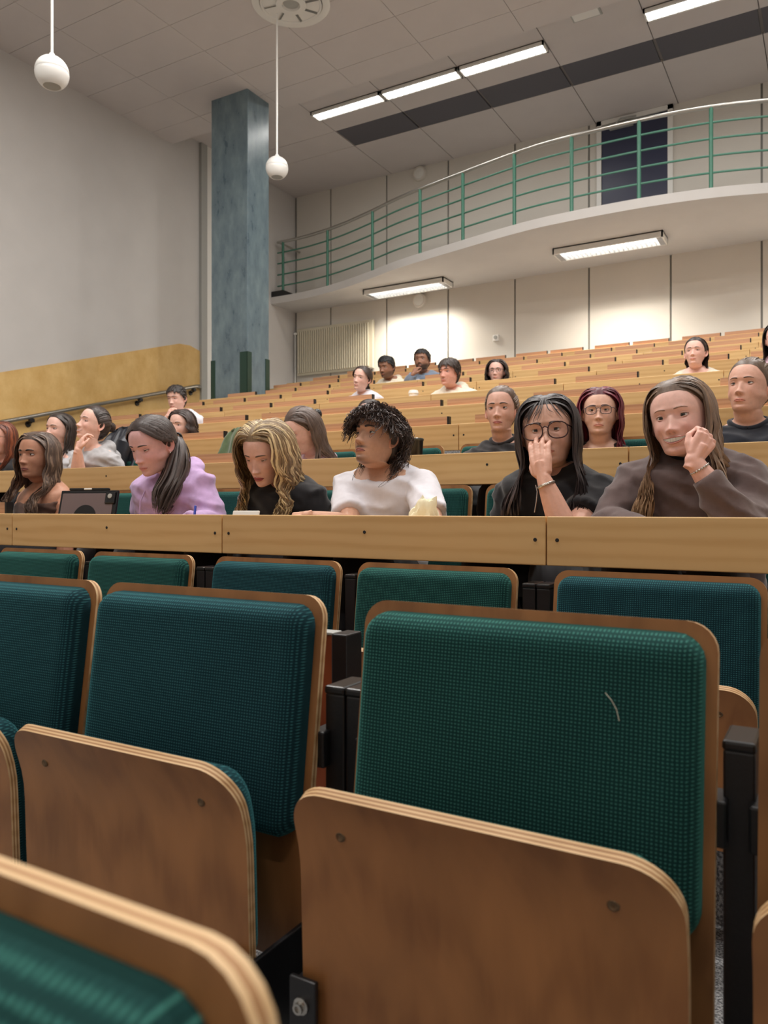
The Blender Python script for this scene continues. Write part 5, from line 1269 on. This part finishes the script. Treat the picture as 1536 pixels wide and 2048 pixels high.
PEOPLE = [
 dict(seed=1, hunch=.055, px=70, py=914, Y=2.55, row=0, pose=(12, 3, 0), skin=srgb(186, 134, 108), hair=srgb(96, 78, 68), style=st_p1, hl=-.004, cloth=M_TAN, garment='strap_top', strapless=1, loose=.004, lip=srgb(150, 86, 78), lipth=1.25, broww=.0042, lash=.0016, browc=srgb(34, 26, 24), gaze=(-.0025, .001), blush=.3, nose=.92, label='woman with long wavy dark hair and bare shoulders behind the tablet'),
 dict(seed=2, hunch=0.075, px=318, py=884, Y=2.36, row=0, pose=(2, -22, 0), skin=srgb(232, 184, 182), hair=srgb(72, 60, 56), style=st_p2, capth=.004, cloth=M_LILAC, garment='hoodie', hood=.040, loose=.020, lean=.30, eye=.35, gaze=(0, -.003), blush=.9, wide=1.04, fat=.25, extras=dict(drawstring=drawstring(-.03)), arms=[None, dict(elbow=(425, 1050, 2.42), wrist=(372, 1046, 2.24), tip=(352, 1044, 2.16), curl=(35, 45, 30))], label='woman in lilac hoodie with a low dark ponytail looking down'),
 dict(seed=3, hunch=0.075, px=540, py=900, Y=2.48, row=0, pose=(6, -24, 2), hair=srgb(146, 122, 92), style=st_p3, hl=-.005, cloth=M_BLACK_CLOTH, garment='t_shirt', sleeve=.4, lean=.25, eye=.3, gaze=(0, -.003), lip=srgb(168, 84, 84), lipth=1.3, blush=.35, skin=srgb(226, 180, 164), browc=srgb(84, 62, 48), label='blonde wavy-haired woman in black T-shirt looking down'),
 dict(seed=4, hunch=0.085, px=744, py=879, Y=2.54, scale=.98, row=0, pose=(-9, 15, 0), wide=.94, skin=srgb(206, 160, 134), hair=srgb(64, 52, 49), style=st_p4, cloth=M_WHITE_CLOTH, garment='t_shirt', sleeve=.42, male=1, lean=.12, nose=1.15, nosew=1.1, moustache=.9, goatee=.7, gaze=(-.002, .002), broww=.0045, capth=.014, blush=.25, neckdrop=.040, neckwide=.010, lipth=1.15, frown=.5, lip=srgb(168, 104, 96), loose=.005, folds=.8,
      arms=[dict(elbow=(700, 1052, 2.42), wrist=(612, 1034, 2.28), tip=(560, 1044, 2.26), curl=(20, 25, 15), sleeve=.55), dict(elbow=(868, 1052, 2.42), wrist=(800, 1052, 2.25), sleeve=.55)], label='man with big dark curly hair in a white T-shirt'),
 dict(seed=5, hunch=0.075, px=1097, py=866, Y=2.50, row=0, pose=(13, 2, -4), skin=srgb(218, 172, 152), hair=srgb(56, 48, 48), style=st_p5, cloth=M_BLACK_CLOTH, garment='sweater', wide=1.10, fat=.3, lean=.2, eyez=.0, gaze=(.0, .001), browc=srgb(70, 54, 48), nosew=1.05, blush=.5, loose=.016,
      extras=dict(glasses=glasses(.0310, .0265, 2.4, M_TORT, .0021, .0085, -.005), glasses_lens=lens(.0310, .0265, 2.4, .0085, -.005), bracelet=band(1, .0315, M_SILVER, .10)),
      arms=[None, dict(elbow=(1136, 1078, 2.34), wrist=(1088, 958, 2.330), tip=(1078, 896, 2.368), palm=(0, 1, .1), curl=(8, 20, 14), spread=3, thumb=0, sleeve=.42)], handk=1.0, label='woman with dark glasses holding her hand over her mouth'),
 dict(seed=6, hunch=0.09, px=1372, py=838, Y=2.46, row=0, pose=(-8, 0, -7), hair=srgb(122, 100, 84), style=st_p6, hl=-.007, cloth=M_BROWN_CLOTH, garment='sweatshirt', smile=1.0, open=.0135, mouthw=1.12, wide=1.06, fat=.35, lean=.2, eye=.85, skin=srgb(236, 190, 176), lip=srgb(216, 148, 138), blush=.9, browc=srgb(150, 116, 98), broww=.0026, loose=.022, iris=(.06, .045, .03), gaze=(.001, -.0005),
      extras=dict(bracelet=bracelet(1, .030, 20, M_SILVER, .13)), collar=.008, collarmat=M_BLACK_CLOTH,
      arms=[dict(elbow=(1215, 1055, 2.42), wrist=(1290, 1066, 2.25)), dict(elbow=(1484, 1060, 2.36), wrist=(1386, 920, 2.315), tip=(1428, 848, 2.345), palm=(-.55, .75, 0), curl=(72, 80, 40), spread=0, thumb=1, cuff=.040, sleeve=.88)], label='smiling woman in brown sweatshirt resting her cheek on her fist'),
 dict(seed=7, px=0, py=878, Y=3.50, row=1, pose=(14, 0, 0), hair=srgb(98, 56, 44), style=st_p7, garment='top', extras=dict(glasses=glasses(.024, .018, 2.6, M_THIN, .001)), skin=srgb(224, 170, 152), blush=.9, label='red-brown haired woman cut by the left edge'),
 dict(seed=8, px=114, py=862, Y=3.60, row=1, pose=(6, 6, 2), hair=srgb(66, 56, 51), style=st_p8, garment='jacket', cloth=M_GREY_CLOTH, eye=.8, label='dark straight-haired woman between the wavy-haired one and the grey hoodie'),
 dict(seed=9, px=176, py=850, Y=3.44, row=1, pose=(-8, 16, 4), hair=srgb(66, 54, 50), style=st_p9, capth=.004, cloth=M_GREY_CLOTH, garment='hoodie', hood=.045, smile=.9, open=.009, eye=.5, lean=.3, browc=srgb(96, 74, 64), blush=.7, hl=.004,
      arms=[dict(elbow=(156, 948, 3.28), wrist=(156, 900, 3.24), tip=(173, 857, 3.30), palm=(.35, .9, 0), curl=(30, 45, 25), sleeve=.45), None], label='laughing woman in grey hoodie with hand at her chin'),
 dict(seed=10, px=620, py=858, Y=3.50, row=1, pose=(-24, -22, 0), hair=srgb(98, 82, 74), style=st_claw, cloth=M_PINKC, garment='hoodie', eye=.3, hood=.03, label='woman in pink with a black hair claw looking down'),
 dict(seed=11, px=1000, py=822, Y=3.60, scale=.98, row=1, pose=(9, 3, 0), hair=srgb(112, 92, 80), style=st_slick, capth=.004, cloth=M_BLACK_CLOTH, garment='zip_top', wide=.94, collar=.012, neckdrop=-.004, neckwide=-.002, broww=.0036, browc=srgb(70, 52, 44), skin=srgb(216, 170, 152), lip=srgb(186, 112, 106), gaze=(-.001, .001), label='woman with slicked-back hair in a black zip top'),
 dict(seed=12, px=1198, py=826, Y=3.63, row=1, pose=(10, 2, 0), hair=srgb(104, 42, 54), style=st_red, hl=-.006, cloth=M_BLACK_CLOTH, garment='top', wide=1.03, fat=.5, neckdrop=.02, neckwide=.02, frown=.8, scale=.95, extras=dict(glasses=glasses(.025, .019, 3.2, M_GREYAC, .0019), glasses_lens=lens(.025, .019, 3.2)), browc=srgb(82, 56, 50), skin=srgb(228, 184, 164), label='woman with burgundy hair and square glasses'),
 dict(seed=13, px=1496, py=776, Y=3.62, row=1, pose=(-16, 7, 2), hair=srgb(108, 88, 72), style=st_bun, capth=.004, cloth=M_NAVY_CLOTH, garment='jacket', fat=.7, wide=1.04, neck=.06, gaze=(-.001, .003), frown=.5, collar=.012, neckdrop=-.002, neckwide=.0, browc=srgb(96, 72, 58), skin=srgb(220, 172, 152), label='woman with tied-back hair looking up at the right edge'),
 dict(seed=14, px=362, py=852, Y=4.42, row=2, pose=(8, -2, 0), hair=srgb(66, 52, 47), style=st_curlylong, cloth=M_PINKC, garment='top', lo=1, label='curly dark-haired woman mostly hidden behind the lilac hoodie woman'),
 dict(seed=15, px=354, py=797, Y=5.40, row=3, pose=(12, -8, 0), hair=srgb(48, 41, 38), style=st_short, cloth=M_WHITE_CLOTH, garment='t_shirt', male=1, lo=1, eye=.5, lean=.3, arms=[dict(elbow=(332, 858, 5.28), wrist=(336, 832, 5.2), tip=(348, 812, 5.24), palm=(.2, 1, 0), curl=(70, 70, 30), sleeve=.42), None], label='short-haired man in white T-shirt with fist at his mouth'),
 dict(seed=16, px=738, py=835, Y=4.50, row=2, pose=(8, 2, 0), hair=srgb(58, 47, 42), style=st_low, cloth=M_DGREY, garment='top', lo=1, label='person hidden behind the curly-haired man, only the top of the head showing'),
 dict(seed=17, px=719, py=758, Y=6.30, row=4, pose=(2, 2, 10), hair=srgb(64, 50, 43), style=st_low, cloth=M_WHITE_CLOTH, garment='t_shirt', lo=1, wide=.95, label='person in white with hair tied back and head tilted, behind a raised flap'),
 dict(seed=18, px=775, py=734, Y=8.02, row=6, pose=(-4, -10, 0), scale=1.08, skin=srgb(150, 108, 86), hair=srgb(24, 22, 24), style=st_short, cloth=M_CREAM, garment='hoodie', hood=.04, male=1, beard=.55, moustache=.5, lo=1, eye=.5, label='dark-haired man in a cream hoodie looking down, near the radiator'),
 dict(seed=19, px=843, py=721, Y=8.3, row=6, pose=(10, 2, 0), scale=1.1, skin=srgb(158, 116, 94), hair=srgb(28, 25, 25), style=st_short, cloth=M_DENIM, garment='jacket', male=1, beard=.85, moustache=.8, lo=1, arms=[dict(elbow=(818, 766, 8.1), wrist=(826, 748, 8.05), tip=(838, 729, 8.12), palm=(.3, 1, 0), curl=(40, 50, 30)), None], extras=dict(t_shirt=lambda h, W, AR, L: (lambda m: (m.ball((0, -.08, -.30), .06, 12, 8, sc=(1.0, .62, 1.5)), (m, M_WHITE_CLOTH))[1])(MB())), label='bearded man in a grey-blue jacket with hand at his mouth'),
 dict(seed=20, px=899, py=746, Y=6.35, row=4, pose=(-10, 0, 0), scale=1.05, skin=srgb(222, 164, 146), hair=srgb(58, 46, 40), style=st_medium, cloth=M_CREAM, garment='hoodie', hood=.05, male=1, moustache=.35, lo=1, wide=.95, eye=.7, label='man with moustache and brown hair in a cream hoodie'),
 dict(seed=21, px=992, py=744, Y=7.30, row=5, pose=(12, 2, 0), skin=srgb(224, 180, 166), hair=srgb(54, 43, 40), style=st_curlylong, cloth=M_BLACK_CLOTH, garment='top', lo=1, smile=.4, extras=dict(glasses=glasses(.023, .018, 2.6, M_THIN, .0018)), label='woman with dark curly hair and glasses in the upper rows'),
 dict(seed=22, px=1390, py=706, Y=6.35, row=4, pose=(-3, 6, 0), scale=.94, hair=srgb(58, 46, 42), style=st_p23, cloth=M_CREAM, garment='top', lo=1, eye=.5, neckdrop=.05, label='woman with long dark hair behind her shoulders, high at the right'),
 dict(seed=23, px=1556, py=678, Y=6.35, row=4, pose=(-4, 0, 0), hair=srgb(40, 34, 34), style=st_p8, cloth=M_PINKC, garment='top', lo=1, label='person in pale lilac cut by the right edge'),
]
for q in PEOPLE:
    person({**BASE, **({'hunch': .07} if q.get('lo') else {}), **q})
# ------------------------------------------------------------------ things on the desks
def desk_pt(px, py, k, dy, dz=0.0):
    """point above the top of desk row k, dy behind its front panel, at photograph column px"""
    p = at_depth(px, py, row_y(k) + dy); p.z = row_z(k) + dz; return p
# tablet in its keyboard case, seen from behind
p = desk_pt(166, 1000, 0, 0.18, -.103)
t = tag(empty('tablet', p, math.radians(14)), 'tablet in a black folding case standing on the desk, camera side to us', 'tablet')
tilt = Matrix.Rotation(math.radians(-14), 4, 'X')
def tl(m): m.v = [tuple(tilt @ Vector(q)) for q in m.v]; return m
m = MB(); m.bbox(-.140, .140, -.006, .006, .004, .205, .004); tl(m).build('case', M_BLACKP, t)
m = MB(); m.bbox(-.128, .122, -.0085, -.005, .012, .192, .003); tl(m).build('back_panel', plain('smoky_panel', srgb(112, 96, 96), .35), t)
m = MB(); m.lathe([(.056, -.0092), (.056, -.0105), (.05, -.011), (.001, -.011)], 36, (-.004, 0, .085), axis='Y'); tl(m).build('stand_disc', M_BLACKP, t, True)
m = MB(); m.bbox(.085, .132, -.0125, -.006, .145, .198, .005); cm = tl(m).build('camera_bump', M_BLACKP, t)
m = MB(); m.lathe([(.010, -.0125), (.010, -.0155), (.006, -.0165), (.001, -.0155)], 16, (.108, 0, .178), axis='Y'); tl(m).build('camera_lens', M_GREYTRIM, cm, True)
m = MB(); m.bbox(-.105, .090, -.004, .010, .206, .217, .004); tl(m).build('stylus_holder', M_BLACKP, t)
m = MB(); m.bbox(-.030, .008, -.006, .0, .208, .2155, .002); tl(m).build('clasp', M_WHITEP, t)
m = MB(); m.bbox(-.140, .140, .02, .22, .001, .012, .004); m.build('keyboard', M_BLACKP, t)
# pen, phone, tissue, papers
p = desk_pt(386, 1020, 0, 0.12, -.055); t = tag(empty('pen', p), 'blue and white ballpoint pen held upright by the lilac hoodie woman', 'pen')
m = MB(); m.tube([(0, 0, .0), (-.012, .02, .05)], .0042, 8); m.build('barrel', M_WHITEP, t, True)
m = MB(); m.tube([(-.012, .02, .05), (-.020, .033, .083)], .0046, 8); m.ball((-.020, .033, .083), .0046, 8, 6); m.build('cap', plain('blue_plastic', srgb(40, 60, 170), .3), t, True)
p = desk_pt(481, 1020, 0, 0.13, -.103); t = tag(empty('phone', p, .1), 'white phone propped on its long side on the desk left of the blonde woman', 'phone')
tilt2 = Matrix.Rotation(math.radians(-18), 4, 'X')
m = MB(); m.bbox(-.056, .056, -.004, .004, .0, .122, .0035); m.v = [tuple(tilt2 @ Vector(q)) for q in m.v]; m.build('case', M_WHITEP, t); m = MB(); m.box(-.052, .052, .0038, .0046, .004, .118); m.v = [tuple(tilt2 @ Vector(q)) for q in m.v]; m.build('screen', M_BLACKP, t)
m = MB(); m.bbox(-.03, .03, .0, .07, .0, .006, .002); m.build('stand', M_WHITEP, t)
p = desk_pt(850, 1020, 0, 0.12, -.098); t = tag(empty('paper_bag', p), 'crumpled cream paper bag on the desk in front of the curly-haired man', 'bag')
bm = bmesh.new(); bmesh.ops.create_icosphere(bm, subdivisions=4, radius=.05)
for v in bm.verts:
    n_ = noise.noise(v.co * 34) * .016 + abs(noise.noise(v.co * 60)) * .012; v.co *= 1 + n_ / .05; v.co = Vector((v.co.x * .95, v.co.y * .7, max(v.co.z, -.03) * 1.75 + .055 + .010 * max(0, v.co.x) / .05))
m = MB(); bm.verts.index_update(); m.add([v.co[:] for v in bm.verts], [[q.index for q in f.verts] for f in bm.faces]); bm.free()
m.build('paper', plain('tissue_paper', srgb(236, 228, 196), .9), t, True, ang=35)
p = desk_pt(489, 920, 1, 0.16, -.103); t = tag(empty('tissue_box', p, .2), 'low white tissue box on the second desk beside the green jacket', 'box')
m = MB(); m.bbox(-.08, .08, -.05, .05, .0, .112, .004); m.build('carton', M_WHITEP, t)
m = MB(); m.bbox(-.04, .04, -.012, .012, .110, .116, .003); m.build('opening', M_GREYTRIM, t)
# black tumbler behind the curly-haired man
p = desk_pt(826, 900, 1, 0.2, -.103); t = tag(empty('tumbler', p), 'black tumbler with an open rim behind the curly-haired man', 'cup')
m = MB(); m.lathe([(.034, .001), (.038, .01), (.047, .182), (.049, .187), (.046, .191), (.042, .187), (.034, .02), (.001, .018)], 28); m.build('body', M_BLACKP, t, True)
m = MB(); m.lathe([(.0485, .183), (.050, .186), (.050, .192), (.047, .194), (.044, .191), (.046, .183)], 28); m.build('rim', plain('rim_grey', srgb(70, 74, 74), .2), t, True)
p = desk_pt(827, 790, 4, 0.14, -.103); t = tag(empty('coffee_cup', p), 'white takeaway coffee cup with lid on the desk beside the cream hoodie man', 'cup')
m = MB(); m.lathe([(.030, .001), (.041, .142)], 24); m.build('body', M_WHITEP, t, True)
m = MB(); m.lathe([(.044, .140), (.046, .147), (.043, .151), (.040, .168), (.035, .172), (.001, .170)], 24); m.build('lid', M_WHITE, t, True)
# jackets thrown over seat backs
def jacket(px0, px1, pyt, k, Y, top, drop, mat, label, seed, bulge=.12):
    a, b = at_depth(px0, pyt, Y), at_depth(px1, pyt, Y); w = (b.x - a.x); c = Vector(((a.x + b.x) / 2, Y, 0)); zt = a.z * .5 + b.z * .5
    t = tag(empty('jacket', (c.x, Y, zt)), label, 'jacket'); nx, ns = 60, 46; v = []
    for i in range(nx + 1):
        u = 2 * i / nx - 1; shp = (1 - abs(u) ** 3.2)
        for j in range(ns + 1):
            s = j / ns; ang = (s - .5) * 2; hh = top * shp ** .5
            yy = ang * (bulge + .05 * (abs(ang)) ** 2); zz = -drop * abs(ang) ** 1.8 - (top - hh)
            q = Vector((u * w / 2 * (1 + .08 * abs(ang)), yy, zz)); f = noise.noise(Vector((u * 3.5 + seed, ang * 1.2, seed))) + .5 * noise.noise(Vector((u * 9 + seed, ang * 3, 3)))
            fold = math.sin(u * 11 + 3 * ang + 2 * noise.noise(Vector((u * 2, ang, seed)))); q += Vector((0, -1 if ang < 0 else 1, .6)).normalized() * (.022 * f + .010 * fold); v.append(q)
    f = [(i * (ns + 1) + j, i * (ns + 1) + j + 1, (i + 1) * (ns + 1) + j + 1, (i + 1) * (ns + 1) + j) for i in range(nx) for j in range(ns)]
    m = MB(); m.add([p[:] for p in v], f); o = m.build('shell', mat, t, True, ang=180); so = o.modifiers.new('thick', 'SOLIDIFY'); so.thickness = .012
    sl = MB(); sl.tube([(w * .32, -bulge * .6, -drop * .25), (w * .36, -bulge - .05, -drop * .5), (w * .30, -bulge - .07, -drop * .95)], [.05, .055, .045], 14); sl.build('sleeve', mat, t, True)
    return t
jacket(452, 540, 853, 2, row_y(2) + .02, .10, .30, cloth('olive_cloth', srgb(84, 98, 70), sc=25), 'olive green jacket draped over the third desk behind the blonde woman', 3.1)
jacket(218, 300, 852, 2, row_y(2) + .02, .12, .30, plain('dark_puffer_nylon', srgb(40, 42, 50), .42, noise_s=30, var=.1), 'dark padded jacket draped over the third desk between grey hoodie and lilac hoodie', 7.7, .13)
# a pale stray thread caught on the large green seat back
p = at_depth(1228, 1412, 0.905); t = tag(empty('thread', p), 'short pale curved thread caught on the large green seat back', 'thread')
m = MB(); m.tube([(-.010, -.0, .014), (-.003, -.001, .007), (.003, -.0012, -.003), (.006, -.001, -.016)], .0004, 4); m.build('strand', M_CREAM, t)
